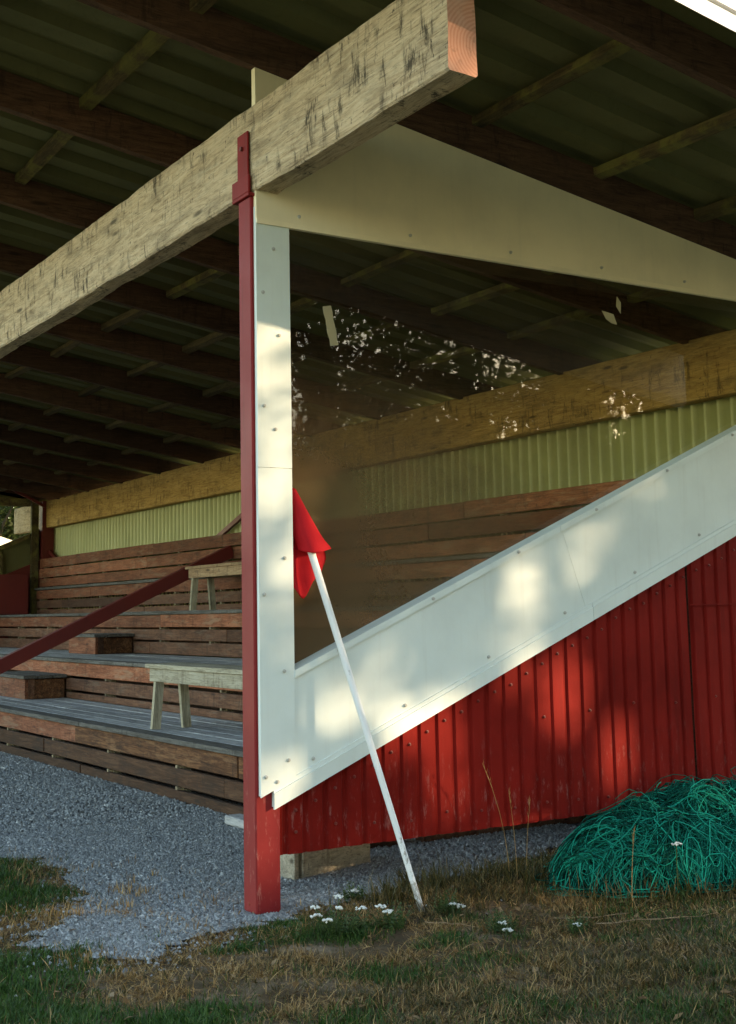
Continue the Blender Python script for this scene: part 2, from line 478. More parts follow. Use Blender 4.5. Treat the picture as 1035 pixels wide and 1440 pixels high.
def bed_mat():
    t = NT('gravel_bed_grit')
    v = t.coord((1, 1, 1), randomize=False)
    n = t.voro(v, 48)
    c = t.ramp(n, [(0.1, (0.24, 0.25, 0.255)), (0.5, (0.16, 0.165, 0.17)), (0.8, (0.06, 0.062, 0.064))])
    n2 = t.noise(v, 6, 5, 0.6)
    c = t.mix(t.math('MULTIPLY', t.thr(n2, 0.4, 0.7), 0.5), c, (0.10, 0.09, 0.075))
    t.bump(n, 0.02, 0.9)
    return t.done(c, 0.95, 0.1)


def soil_mat():
    t = NT('soil_and_thatch')
    v = t.coord((1, 1, 1), randomize=False)
    n = t.noise(v, 3.0, 6, 0.65); n2 = t.noise(v, 26, 6, 0.7)
    c = t.ramp(n, [(0.3, (0.04, 0.026, 0.014)), (0.5, (0.10, 0.068, 0.038)), (0.70, (0.23, 0.17, 0.115))])
    c = t.mix(t.math('MULTIPLY', t.thr(n2, 0.5, 0.7), 0.6), c, (0.05, 0.045, 0.022))
    tc = t.n.new('ShaderNodeTexCoord'); ln = t.n.new('ShaderNodeVectorMath'); ln.operation = 'LENGTH'; t.L(tc.outputs['Object'], ln.inputs[0])
    fn = t.noise(v, 0.6, 6, 0.7)
    field = t.ramp(fn, [(0.35, (0.24, 0.215, 0.10)), (0.6, (0.36, 0.30, 0.16))])  # unseen field farther out, made pale to bounce light onto the stand
    c = t.mix(t.thr(ln.outputs['Value'], 3.2, 5.5), c, field)
    t.bump(n2, 0.02, 0.9)
    return t.done(c, 0.97, 0.1)


M['gravel'] = gravel_mat(); M['bed'] = bed_mat(); M['soil'] = soil_mat()


def rope_mat():
    t = NT('green_rope')
    c = t.ramp(t.island(), [(0.0, (0.001, 0.024, 0.017)), (0.5, (0.002, 0.115, 0.08)), (1.0, (0.003, 0.34, 0.23))])
    n = t.noise(t.coord((1, 1, 1)), 240, 2, 0.5)
    t.bump(n, 0.003, 0.5)
    return t.done(c, 0.7, 0.06)


def flag_mat():
    t = NT('red_flag_cloth')
    n = t.noise(t.coord((1, 1, 1)), 300, 2, 0.5)
    c = t.mix(n, (0.56, 0.012, 0.022), (0.64, 0.022, 0.030))
    t.bump(n, 0.002, 0.4)
    t.done(c, 0.75, 0.15)
    tl = t.n.new('ShaderNodeBsdfTranslucent'); t.L(c, tl.inputs['Color'])
    ms = t.n.new('ShaderNodeMixShader'); ms.inputs[0].default_value = 0.35
    t.L(t.p.outputs[0], ms.inputs[1]); t.L(tl.outputs[0], ms.inputs[2]); t.L(ms.outputs[0], t.out.inputs['Surface'])
    return t.mat


M['rope'] = rope_mat(); M['flag'] = flag_mat()
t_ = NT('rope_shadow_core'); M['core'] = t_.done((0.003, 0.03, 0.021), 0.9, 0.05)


# ================================================================== SETTING
GRASS_EDGE = [(-2.85, -0.82), (-2.29, -0.41), (-1.56, -0.47), (-0.86, -0.67), (-0.42, -0.9), (-0.36, -1.12), (-0.06, -1.15), (0.27, -1.02),
              (0.47, -0.85), (0.26, -0.57), (0.17, -0.22), (0.18, 0.07), (-0.01, 0.35), (-0.02, 0.73), (-0.2, 1.09), (-0.24, 1.59), (-0.42, 2.2), (-0.75, 3.1)]
def ragged(poly, step=0.07, amp=0.07):
    out = []; r = random.Random(3)
    for (ax_, ay_), (bx_, by_) in zip(poly[:-1], poly[1:]):
        n_ = max(1, int(math.hypot(bx_ - ax_, by_ - ay_) / step))
        for q in range(n_):
            x_, y_ = ax_ + (bx_ - ax_) * q / n_, ay_ + (by_ - ay_) * q / n_
            out.append((x_ + r.uniform(-amp, amp), y_ + r.uniform(-amp, amp)))
    return out + [poly[-1]]
GRASS_EDGE = ragged(GRASS_EDGE)
GRAVEL = [(-40, -0.9)] + GRASS_EDGE + [(-1.5, 9.0), (-40, 9.0)]


def in_poly(px, py, poly):
    ins = np.zeros(px.shape, bool); n = len(poly); j = n - 1
    for i in range(n):
        xi, yi = poly[i]; xj, yj = poly[j]
        c = ((yi > py) != (yj > py)) & (px < (xj - xi) * (py - yi) / (yj - yi + 1e-12) + xi)
        ins ^= c; j = i
    return ins


def near_edge(x, y):
    d = np.full(x.shape, 9.0)
    for (ax, ay), (bx, by) in zip(GRASS_EDGE[:-1], GRASS_EDGE[1:]):
        tt = np.clip(((x - ax) * (bx - ax) + (y - ay) * (by - ay)) / ((bx - ax) ** 2 + (by - ay) ** 2), 0, 1)
        d = np.minimum(d, np.hypot(x - ax - tt * (bx - ax), y - ay - tt * (by - ay)))
    return d


def gh(x, y):     # lawn height
    k = np.where(in_poly(x, y, GRAVEL), 0.0, np.clip(near_edge(x, y) / 0.45, 0, 1))
    return -0.011 + k * (0.012 * np.sin(2.1 * x + 1.3 * y) + 0.010 * np.sin(4.7 * y - 2.2 * x + 1) + 0.008 * np.sin(9.1 * x + 3) * np.sin(8.3 * y))


def axis_grid(a, b, step):
    f = np.arange(a, b + 1e-6, step)
    lo = a - np.geomspace(0.3, 400, 16)[::-1]; hi = b + np.geomspace(0.3, 400, 16)
    return np.concatenate([lo, f, hi])


gx = axis_grid(-4, 5, 0.08); gy = axis_grid(-4, 6, 0.08)
X, Y = np.meshgrid(gx, gy, indexing='ij')
fall = np.clip(1.2 - np.maximum(np.abs(X) - 4, np.abs(Y) - 5) * 0.3, 0, 1)
Z = -0.011 + (gh(X, Y) + 0.011) * fall
ny = len(gy)
ii = (np.arange(len(gx) - 1)[:, None] * ny + np.arange(ny - 1)[None]).ravel()
tag(nmesh('ground', np.stack([X, Y, Z], -1).reshape(-1, 3), np.stack([ii, ii + ny, ii + ny + 1, ii + 1], -1), M['soil']), kind='structure')
g = MB(); g.add([(x, y, -0.004) for x, y in GRAVEL], [tuple(range(len(GRAVEL)))])
tag(g.build('gravel_bed', M['bed']), kind='structure')


# ================================================================== GRANDSTAND
SL = 0.15928
def zr(y): return 4.732 - SL * y          # underside of the rafters
XL = -19.2                                # far end of the stand
stand = empty('grandstand', (0, 0, 0), 'open timber grandstand with red metal end wall, white trim and dark raftered roof', 'grandstand')

# ---- front beam (rough-sawn, slightly irregular edges)
def rough_beam(x0, x1, y0, y1, z0, z1, amp, nx, seed):
    mb = MB()
    prof = []
    nz, nyy, c = 6, 3, 0.012
    for k in range(nz): prof.append((y0, z0 + c + (z1 - z0 - 2 * c) * k / (nz - 1)))
    for k in range(nyy): prof.append((y0 + c + (y1 - y0 - 2 * c) * k / (nyy - 1), z1))
    for k in range(nz): prof.append((y1, z1 - c - (z1 - z0 - 2 * c) * k / (nz - 1)))
    for k in range(nyy): prof.append((y1 - c - (y1 - y0 - 2 * c) * k / (nyy - 1), z0))
    n = len(prof); vs = []
    for i in range(nx + 1):
        x = x0 + (x1 - x0) * i / nx
        for y, z in prof:
            d = mnoise.noise_vector(Vector((x * 2.2 + seed, y * 9, z * 5))) * amp + mnoise.noise_vector(Vector((x * 11 + seed, y * 20, z * 16))) * amp * 0.45
            vs.append((x, y + d.y, z + d.z))
    fs = [(i * n + k, i * n + (k + 1) % n, (i + 1) * n + (k + 1) % n, (i + 1) * n + k) for i in range(nx) for k in range(n)]
    mb.add(vs, [f[::-1] for f in fs], 0)
    mb.add(vs[:n], [tuple(range(n))], 1)
    mb.add(vs[-n:], [tuple(range(n))[::-1]], 1)
    return mb

rough_beam(-20.6, 1.91, 0.01, 0.168, 3.985, 4.505, 0.010, 420, 3).build('front_beam', [M['beam'], M['beam_end']], stand)
rough_beam(-19.2, -0.03, 5.2, 5.36, 3.385, 3.93, 0.006, 240, 9).build('rear_beam', [M['rear_beam'], M['rear_beam']], stand)

rough_beam(-21.2, -19.26, 5.2, 5.36, 3.385, 3.93, 0.006, 30, 5).build('rear_beam_tail', [M['beam'], M['beam']], stand)

# ---- posts
def corner_post(px_, name='corner_post'):
    p = empty(name, (px_, 0, 0), parent=stand)
    MB().cbox(px_ - 0.15, px_, 0, 0.15, -0.2, 3.962, 0.007).build('shaft', M['post'], p)
    s = MB()
    s.cbox(px_ - 0.195, px_ + 0.013, -0.018, 0.205, 3.962, 3.983, 0.003)
    s.cbox(px_ - 0.195, px_ + 0.013, -0.018, -0.002, 3.9832, 4.085, 0.003)
    s.cbox(px_ - 0.195, px_ + 0.013, 0.184, 0.205, 3.9832, 4.085, 0.003)
    s.build('saddle_bracket', M['post'], p)
    MB().cbox(px_ - 0.138, px_ - 0.010, -0.010, 0.002, 4.06, 4.352, 0.002).build('strap', M['post'], p)
    MB().tube([(px_ - 0.075, -0.005, 4.26), (px_ - 0.075, -0.024, 4.26)], 0.014, 6).build('bolt', M['maroon'], p)
    return p
corner_post(0.0)
for px_ in (-10.33, -19.1):
    corner_post(px_)

# ---- rafters, noggins, roof
roof = empty('roof', (0, 0, 0), parent=stand)
rx = [1.64 - 1.665 * i for i in range(14)]
for i, x in enumerate(rx):
    mb = MB(); w = 0.065; n = 24
    for j in range(n):
        ya = -1.95 + (5.95 + 1.95) * j / n; yb = -1.95 + (5.95 + 1.95) * (j + 1) / n
        def wob(y, k): return 0.006 * mnoise.noise(Vector((x * 3 + k, y * 1.7, k * 5.1)))
        P = []
        for zz in (0, 0.246):
            for xx, yy in ((x, ya), (x + w, ya), (x + w, yb), (x, yb)):
                P.append((xx + wob(yy, 1), yy, zr(yy) + zz + (wob(yy, 2) if zz == 0 else 0)))
        mb.hexa(P)
    # keep only the outside skin: one long prism per rafter
    V_ = np.array(mb.v).reshape(n, 8, 3); out = MB(); vs = []
    for j in range(n): vs += [tuple(V_[j][k]) for k in (0, 1, 5, 4)]
    vs += [tuple(V_[-1][k]) for k in (3, 2, 6, 7)]
    fs = [(4 * j + k, 4 * j + (k + 1) % 4, 4 * (j + 1) + (k + 1) % 4, 4 * (j + 1) + k) for j in range(n) for k in range(4)]
    out.add(vs, [f[::-1] for f in fs] + [(0, 1, 2, 3), tuple(4 * n + k for k in (3, 2, 1, 0))])
    out.build('rafter', M['rafter'], roof)
for i in range(len(rx) - 1):
    x1 = rx[i]; x0 = rx[i + 1] + 0.066
    for yb in (-1.35, -0.36, 0.66, 1.66, 2.64, 3.6, 4.54):
        y = yb + rnd.uniform(-0.05, 0.05); tw = rnd.uniform(-0.05, 0.05); h = rnd.uniform(0.045, 0.07)
        P = []
        for zz in (0.238 - h, 0.238):
            for xx, dy in ((x0, -0.035), (x1, -0.035), (x1, 0.045), (x0, 0.045)):
                yy = y + dy + (tw if xx == x1 else 0)
                P.append((xx, yy, zr(yy) + zz + (rnd.uniform(-0.006, 0.006) if zz < 0.2 else 0)))
        MB().hexa(P).build('noggin', M['noggin'] if x1 > -4.5 else M['noggin_shaded'], roof)
# roof sheets, ribs running from front to back
sx = 2.40; k = 0
while sx > -20.6:
    x0 = sx - 1.13; prof = []
    nr = 3; p_ = 1.13 / nr
    for r_ in range(nr):
        b = x0 + r_ * p_
        prof += [(b, 0.252), (b + 0.16, 0.252), (b + 0.19, 0.325), (b + 0.345, 0.325)]
    prof.append((sx + 0.03, 0.262))
    lift = 0.004 * (k % 2)
    vs = []; fs = []; n = len(prof)
    for y in (-2.0, 6.1):
        vs += [(x, y, zr(y) + h + lift) for x, h in prof]
    vs += [(x, y, z + 0.006) for x, y, z in vs]
    for q in range(n - 1):
        fs.append((q, q + 1, n + q + 1, n + q)); fs.append((2 * n + q, 3 * n + q, 3 * n + q + 1, 2 * n + q + 1))
    fs.append((0, n, 3 * n, 2 * n)); fs.append((n - 1, 3 * n - 1, 4 * n - 1, 2 * n - 1))
    MB().add(vs, fs).build('roof_sheet', M['roof'], roof)
    sx = x0; k += 1
# gable trim, two folded strips
for x0, x1, a0, a1, b in ((2.337, 2.40, -0.19, -0.255, -0.172), (2.337, 2.39, -0.1715, -0.1715, -0.158), (2.337, 2.415, -0.1575, -0.1575, 0.16), (2.337, 2.44, 0.1605, 0.1605, 0.46)):
    P = []
    for k_ in (0, 1):
        for xx, yy, aa in ((x0, -2.0, a0), (x1, -2.0, a1), (x1, 6.1, a1), (x0, 6.1, a0)):
            P.append((xx, yy, zr(yy) + (b if k_ else aa)))
    MB().hexa(P).build('gable_trim', M['barge'], roof)
P = []
for zz in (-0.05, 0.30):
    for xx, yy in ((-20.6, -2.03), (2.33, -2.03), (2.33, -1.96), (-20.6, -1.96)):
        P.append((xx, yy, zr(-2.0) + zz))
MB().hexa(P).build('roof_light_stop', M['barge'], roof)  # board added out of view to close the roof edge against light

# ---- rear wall of corrugated sheets
rear = empty('rear_wall', (0, 0, 0), parent=stand)
pitch_, amp_ = 0.152, 0.055
x = -19.35
while x < -0.02:
    x1 = min(x + pitch_ * 12, -0.02); n = int(round((x1 - x) / pitch_ * 8))
    xs = np.linspace(x, x1 + 0.02, n + 1)
    vs = []
    off = 0.003 * (int(round((x + 20) / (pitch_ * 12))) % 2)
    for z in (0.0, 3.95):
        vs += [(a, 5.425 + off + amp_ * math.cos((a + 19.35) / pitch_ * 2 * math.pi), z) for a in xs]
    fs = [(q, q + 1, n + 2 + q, n + 1 + q) for q in range(n)]
    MB().add(vs, fs).build('corrugated_sheet', M['rearwall'], rear, smooth=True)
    x = x1
# diagonal rear struts and ties in maroon steel
for a, b in (((-11.6, 5.28, 2.65), (-9.75, 5.28, 3.26)), ((-19.35, 5.28, 3.02), (-18.3, 5.28, 2.60))):
    MB().bar(a, b, 0.05, 0.07).build('rear_strut', M['maroon'], stand)
MB().bar((-10.42, 0.2, 0.285), (-10.42, 5.05, 2.492), 0.13, 0.17).build('raking_brace', M['maroon'], stand)
MB().bar((-10.42, 5.30, 0.1), (-10.42, 5.30, 3.38), 0.10, 0.06, (0, 1, 0)).build('rear_column', M['maroon'], stand)
MB().bar((-18.9, 4.0, 4.35 + 0.0), (-18.9, 5.12, 3.80), 0.06, 0.05).build('knee_brace', M['maroon'], stand)

# ---- seating tiers
TY = [1.40, 2.62, 4.05, 5.0]
TZ = [0.528, 1.045, 1.648, 2.172]

def run_joints(seed, end_=-0.16):
    r = random.Random(seed); x = -19.05; js = [x]
    x += r.uniform(1.5, 4.4)
    while x < -1.5:
        js.append(x); x += r.uniform(3.6, 4.6)
    js.append(end_); return js

def plank_row(parent, y0, y1, z0, z1, mat, js, name='plank', jit=0.009, gap=0.004):
    for a, b in zip(js[:-1], js[1:]):
        dy = rnd.uniform(-jit, jit); dz = rnd.uniform(-jit, jit) * 0.6
        m = mat(a, b) if callable(mat) else mat
        MB().cbox(a + gap, b - gap, y0 + dy, y1 + dy, z0 + dz, z1 + dz, 0.005).build(name, m, parent)

for ti in range(4):
    tier = empty('seating_tier', (0, 0, 0), parent=stand)
    y0, zt = TY[ti], TZ[ti]
    xe = -1.7 if ti == 0 else -0.16
    zlow = TZ[ti - 1] + 0.004 if ti else -0.01
    def bm(a, b):
        if ti == 0: return M['seat_honey'] if a > -7.4 else M['seat']
        return M['seat']
    j0 = [-19.05, -14.6, -10.7, -6.72, -3.0, -1.7] if ti == 0 else run_joints(ti * 10)
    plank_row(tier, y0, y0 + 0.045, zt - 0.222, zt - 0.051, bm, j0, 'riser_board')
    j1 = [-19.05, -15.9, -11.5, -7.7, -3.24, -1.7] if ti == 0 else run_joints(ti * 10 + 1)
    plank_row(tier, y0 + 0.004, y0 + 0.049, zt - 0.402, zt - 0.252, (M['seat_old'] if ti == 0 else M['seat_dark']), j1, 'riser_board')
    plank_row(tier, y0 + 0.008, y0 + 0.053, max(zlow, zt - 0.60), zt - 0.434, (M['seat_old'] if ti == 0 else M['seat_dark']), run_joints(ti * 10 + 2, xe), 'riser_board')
    # studs whose pale edges show in the joints
    xs = -18.8
    while xs < xe - 0.14:
        MB().box(xs, xs + 0.075, y0 + 0.056, y0 + 0.13, zlow, zt - 0.052).build('stud', M['stud'], tier)
        for zz, d in ((zt - 0.2495, 0.025), (zt - 0.4315, 0.027)):
            MB().box(xs + 0.015, xs + 0.055, y0 + 0.006, y0 + 0.0555, zz, zz + d).build('spacer', M['stud'], tier)
        xs += 1.62
    # treads
    yend = TY[ti + 1] + (0.0 if ti < 3 else 0) if ti < 3 else 5.10
    yy = y0 - 0.035; w = 0.182
    first = True
    while yy < yend - 0.02:
        y1 = min(yy + w, yend - 0.004)
        if y1 - yy < 0.05: break
        plank_row(tier, yy, y1, zt - 0.045, zt, (M['lid'] if first else M['tread']), run_joints(ti * 100 + int(yy * 50), xe), 'tread_plank', 0.003)
        yy = y1 + 0.014; first = False
    # dark sheet added behind the studs to put shade in the joints
    MB().box(-19.05, xe, y0 + 0.40, y0 + 0.42, zlow, zt - 0.052).build('shade_backing', M['rafter'], tier)
    if ti == 3:
        for q, (a, b) in enumerate(((2.575, 2.752), (2.375, 2.55), (2.19, 2.35))):
            plank_row(tier, 5.065, 5.105, a, b, M['seat'], run_joints(90 + q), 'backrest_board')
        xs = -18.8
        while xs < -0.3:
            MB().box(xs, xs + 0.075, 5.108, 5.17, 2.18, 2.74).build('backrest_stud', M['stud'], tier)
            for zz in (2.352, 2.5525):
                MB().box(xs + 0.015, xs + 0.055, 5.071, 5.1075, zz, zz + 0.02).build('spacer', M['stud'], tier)
            xs += 1.62

# ---- near end wall
end = empty('end_wall', (0, 0, 0), parent=stand)
def sk_top(y): return 1.273 + 0.4282 * (y - 0.229)
def sk_bot(y): return 0.557 + 0.4141 * (y - 0.099)

def red_sheet(y0, y1, dx=0.0, name='red_sheet', zb=0.292, wall=None, xs=0.0, sgn=1, top=None):
    rp = 0.1274; ys = []; base = 0.428
    n0 = int(math.floor((y0 - base) / rp)) - 1
    raw = []
    for i in range(n0, n0 + 60):
        b = base + i * rp
        raw += [(b, -0.020), (b + 0.010, -0.034), (b + 0.030, -0.034), (b + 0.040, -0.020)]
    pr = [(y, x_) for y, x_ in raw if y0 < y < y1]
    def xat(yq):
        for (a, xa), (b, xb) in zip(raw[:-1], raw[1:]):
            if a <= yq <= b: return xa + (xb - xa) * (yq - a) / (b - a + 1e-9)
        return -0.020
    pr = [(y0, xat(y0))] + pr + [(y1, xat(y1))]
    vs = []; n = len(pr); NZ = 7
    for k_ in range(NZ):
        for y, x_ in pr:
            zb_ = zb + 0.008 * mnoise.noise(Vector((y * 6, 3.3, 0)))
            zt_ = sk_bot(y) + 0.22
            z = zb_ + (zt_ - zb_) * (k_ / (NZ - 1)) ** 1.5
            bend = 0.006 * mnoise.noise(Vector((y * 1.3, z * 1.7, 2))) + (0.010 * mnoise.noise(Vector((y * 9, 1, 7))) if k_ == 0 else 0)
            vs.append((xs + sgn * (x_ + dx + min(bend, 0.004)), y, z))
    fs = [(k_ * n + q, k_ * n + q + 1, (k_ + 1) * n + q + 1, (k_ + 1) * n + q) for k_ in range(NZ - 1) for q in range(n - 1)]
    return MB().add(vs, fs).build(name, M['red'], wall)

for a, b, dx in ((0.118, 1.10, 0.0), (1.10, 2.22, 0.0), (2.22, 3.338, 0.0), (3.352, 4.45, 0.004), (4.45, 5.3, 0.0)):
    red_sheet(a, b, dx, wall=end)
MB().box(-1.34, -1.24, 1.95, 5.3, -0.02, 0.40).build('shade_board', M['seat_dark'], end)  # added dark board, stands in for the black shade under the wall
MB().box(-2.2, -2.1, 1.6, 5.3, -0.02, 0.5).build('shade_board', M['seat_dark'], end)  # second added dark board, deeper in the same shade
MB().box(-0.10, -0.04, 3.32, 3.38, 0.3, 2.0).build('lap_batten', M['rafter'], end)
MB().box(-0.0045, -0.001, 3.352, 5.3, 1.598, 1.606).build('lap_joint', M['red'], end)

def quad_panel(pts, x0, x1, name, mat, par):     # (y,z) polygon plate
    return MB().prism(pts, x0, x1).build(name, mat, par)

# white skirt in two lengths, split across the slope
s1t, s1b = 2.206, 2.418
quad_panel([(0.10, sk_bot(0.10)), (s1b - 0.002, sk_bot(s1b - 0.002)), (s1t - 0.002, sk_top(s1t - 0.002)), (0.10, sk_top(0.10))], 0.0, 0.018, 'skirt_panel', M['white'], end)
quad_panel([(s1b + 0.002, sk_bot(s1b + 0.002)), (5.3, sk_bot(5.3)), (5.3, sk_top(5.3)), (s1t + 0.002, sk_top(s1t + 0.002))], 0.0, 0.0155, 'skirt_panel', M['white'], end)
for ya, yb in ((0.098, 2.44), (2.444, 5.3)):      # folded drip trim on the lower edge
    quad_panel([(ya, sk_bot(ya) - 0.012), (yb, sk_bot(yb) - 0.012), (yb, sk_bot(yb) + 0.072), (ya, sk_bot(ya) + 0.072)], 0.0185, 0.034, 'drip_trim', M['white'], end)
    quad_panel([(ya, sk_bot(ya) + 0.0722), (yb, sk_bot(yb) + 0.0722), (yb, sk_bot(yb) + 0.098), (ya, sk_bot(ya) + 0.098)], 0.0185, 0.026, 'trim_fold', M['white'], end)
for ya, yb in ((0.236, 2.19), (2.194, 5.3)):      # cap along the top edge
    quad_panel([(ya, sk_top(ya) - 0.035), (yb, sk_top(yb) - 0.035), (yb, sk_top(yb) + 0.006), (ya, sk_top(ya) + 0.006)], 0.0185, 0.033, 'cap_trim', M['white'], end)
    quad_panel([(ya, sk_top(ya) - 0.002), (yb, sk_top(yb) - 0.002), (yb, sk_top(yb) + 0.006), (ya, sk_top(ya) + 0.006)], -0.095, 0.018, 'sill', M['white'], end)
# column cladding
quad_panel([(0.020, 0.612), (0.098, 0.645), (0.236, 0.705), (0.236, 2.402), (0.020, 2.402)], 0.0185, 0.0265, 'column_panel', M['white'], end)
quad_panel([(0.020, 2.404), (0.236, 2.404), (0.236, 3.82), (0.020, 3.82)], 0.0185, 0.0285, 'column_panel', M['white'], end)
quad_panel([(0.151, 0.66), (0.234, 0.70), (0.234, 3.9), (0.151, 3.9)], -0.14, -0.001, 'column_core', M['white'], end)
quad_panel([(0.020, 0.62), (0.0995, 0.66), (0.0995, 3.9), (0.020, 3.9)], 0.0005, 0.018, 'column_packing', M['white'], end)
# top fascia
quad_panel([(0.022, 3.805), (5.3, 3.79), (5.3, zr(5.3) - 0.004), (0.022, zr(0.022) - 0.004)], -0.012, 0.032, 'gable_panel', M['white_bounce'], end)
quad_panel([(0.0225, 3.797), (5.3, 3.782), (5.3, 3.812), (0.0225, 3.827)], 0.0325, 0.040, 'gable_lip', M['white_bounce'], end)
# glass pane
quad_panel([(0.2345, sk_top(0.2345) - 0.1), (5.2, sk_top(5.2) - 0.1), (5.2, 3.86), (0.2345, 3.86)], -0.102, -0.096, 'window_pane', M['glass'], end)
# old tape and paper scraps on the pane
def strip(y0, z0, y1, z1, w, name='tape'):
    d = Vector((0, y1 - y0, z1 - z0)); n_ = Vector((0, -d.z, d.y)).normalized() * w / 2
    pts = []
    m = 6
    for k_ in range(m + 1):
        c = Vector((-0.0935, y0, z0)) + d * (k_ / m)
        e = 1 + 0.12 * math.sin(k_ * 2.1)
        pts += [c - n_ * e, c + n_ * e]
    vs = [tuple(p) for p in pts] + [(p.x + 0.002, p.y, p.z) for p in pts]
    q = 2 * (m + 1); fs = []
    for k_ in range(m):
        a = 2 * k_
        fs += [(a, a + 1, a + 3, a + 2), (q + a, q + a + 2, q + a + 3, q + a + 1), (a, a + 2, q + a + 2, q + a), (a + 1, q + a + 1, q + a + 3, a + 3)]
    fs += [(0, q, q + 1, 1), (q - 2, q - 1, 2 * q - 1, 2 * q - 2)]
    MB().add(vs, fs).build(name, M['tape'], end)
strip(0.553, 3.40, 0.602, 3.166, 0.058)
def scrap(c, pts):
    vs = [(-0.0935, c[0] + a, c[1] + b) for a, b in pts] + [(-0.0915, c[0] + a, c[1] + b) for a, b in pts]
    n_ = len(pts)
    MB().add(vs, [tuple(range(n_))[::-1], tuple(range(n_, 2 * n_))] + [(i, (i + 1) % n_, n_ + (i + 1) % n_, n_ + i) for i in range(n_)]).build('paper_scrap', M['tape'], end)
scrap((2.83, 3.575), [(-0.085, 0.035), (0.02, 0.02), (0.05, -0.05), (0.0, -0.045), (-0.05, -0.02)])
scrap((2.90, 3.665), [(-0.01, 0.06), (0.025, 0.02), (0.02, -0.06), (-0.02, -0.01)])
# screws
def screw_mesh(r_):
    mb = MB(); mb.tube([(0, 0, 0), (0.006, 0, 0), (0.0065, 0, 0), (0.014, 0, 0)], [r_ * 1.45, r_ * 1.4, r_, r_ * 0.85], 8)
    me = bpy.data.meshes.new('screw'); me.from_pydata([tuple(np.array(v) * K) for v in mb.v], [], mb.f); return me
scw = screw_mesh(0.0075); scw.materials.append(M['screw'])
scr = screw_mesh(0.0068); scr.materials.append(M['screw_red'])
def screw(me, x_, y, z): link('screw', me, end, (x_, y, z))
for y in np.arange(0.35, 5.2, 0.62): screw(scw, 0.0185, y, sk_bot(y) + 0.135)
for y in np.arange(0.52, 5.2, 0.66): screw(scw, 0.033, y, sk_top(y) - 0.015)
for y in np.arange(0.30, 5.2, 0.78): screw(scw, 0.032, y, 3.875 - 0.003 * y)
for y, z in ((0.13, 3.66), (0.16, 3.16), (0.06, 3.4), (0.06, 2.75), (0.13, 2.62), (0.18, 1.9), (0.05, 1.7), (0.17, 1.28), (0.05, 0.72), (0.19, 0.80), (0.12, 0.69)):
    screw(scw, 0.0285 if z > 2.41 else 0.0265, y, z)
for i in range(-2, 38):
    y = 0.428 + 0.1274 * i + 0.084
    if y > 0.16 and y < 5.2:
        screw(scr, -0.021, y, sk_bot(y) - 0.11 + rnd.uniform(-0.015, 0.015))
        if i % 2 == 0: screw(scr, -0.021, y, 0.41 + rnd.uniform(-0.02, 0.02))
        if i % 3 == 0 and sk_bot(y) > 1.25: screw(scr, -0.021, y, 0.95 + rnd.uniform(-0.03, 0.03))

# ---- far end wall, seen from inside
far = empty('end_wall', (XL, 0, 0), parent=stand)
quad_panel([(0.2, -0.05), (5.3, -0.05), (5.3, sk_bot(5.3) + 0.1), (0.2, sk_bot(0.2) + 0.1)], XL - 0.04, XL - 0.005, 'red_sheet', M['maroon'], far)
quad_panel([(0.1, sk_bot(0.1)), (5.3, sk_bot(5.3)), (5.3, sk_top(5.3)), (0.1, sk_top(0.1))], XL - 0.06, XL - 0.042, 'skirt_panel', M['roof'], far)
quad_panel([(0.1, sk_top(0.1) - 0.09), (4.9, sk_top(4.9) - 0.09), (4.9, sk_top(4.9)), (0.1, sk_top(0.1))], XL - 0.035, XL + 0.05, 'sill_rail', M['noggin'], far)
quad_panel([(0.15, 3.82), (4.9, 3.82), (4.9, 3.97), (0.15, 3.97)], XL - 0.035, XL + 0.05, 'head_rail', M['noggin'], far)
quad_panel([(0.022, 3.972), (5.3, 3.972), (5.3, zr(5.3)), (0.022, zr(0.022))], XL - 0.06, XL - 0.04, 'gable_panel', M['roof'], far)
for y in (4.92, 4.2, 3.0, 1.6):
    ztop = 3.97 if y > 4.8 else sk_top(y) - 0.09
    quad_panel([(y, 1.6 if y > 4.1 else 0.1), (y + 0.14, 1.6 if y > 4.1 else 0.1), (y + 0.14, ztop), (y, ztop)], XL - 0.004, XL + 0.09, 'upright', M['noggin'], far)
quad_panel([(0.2, sk_top(0.2) - 0.05), (5.2, sk_top(5.2) - 0.05), (5.2, 3.86), (0.2, 3.86)], XL - 0.034, XL - 0.030, 'window_pane', M['glass'], far)
MB().box(XL - 0.06, XL + 0.14, 5.12, 5.36, 0.0, 3.93).build('corner_column', M['maroon'], far)
MB().cbox(-18.92, -18.85, 2.7, 4.78, 1.66, 2.44, 0.006).build('side_panel', M['maroon'], far)

# ================================================================== THINGS ON AND AROUND THE STAND
def bench(x0, x1, y0, y1, zf, zt, lean, mats, label):
    root = empty('bench', ((x0 + x1) / 2, (y0 + y1) / 2, zf), label, 'bench', 'timber benches on the tiers')
    seat, leg = mats
    n = 2; w = (y1 - y0) / n
    for k_ in range(n):
        MB().cbox(x0 - 0.07, x1 + 0.07, y0 + k_ * w - (0.02 if k_ == 0 else 0), y0 + (k_ + 1) * w - 0.008, zt - 0.042, zt, 0.005).build('seat_plank', seat, root)
    for yy in (y0, y1 - 0.05):
        MB().cbox(x0, x1, yy, yy + 0.04, zt - 0.165, zt - 0.0425, 0.004).build('apron', seat, root)
    for xx in (x0 + 0.055, x1 - 0.055):
        MB().box(xx - 0.02, xx + 0.02, y0 + 0.042, y1 - 0.052, zt - 0.16, zt - 0.0425).build('cleat', leg, root)
        for yy, s_ in ((y0 + 0.065, -1), (y1 - 0.075, 1)):
            MB().bar((xx + 0.04, yy, zt - 0.06), (xx + 0.04 + lean, yy + s_ * 0.045, zf), 0.05, 0.085, (0, 1, 0)).build('leg', leg, root)
    return root
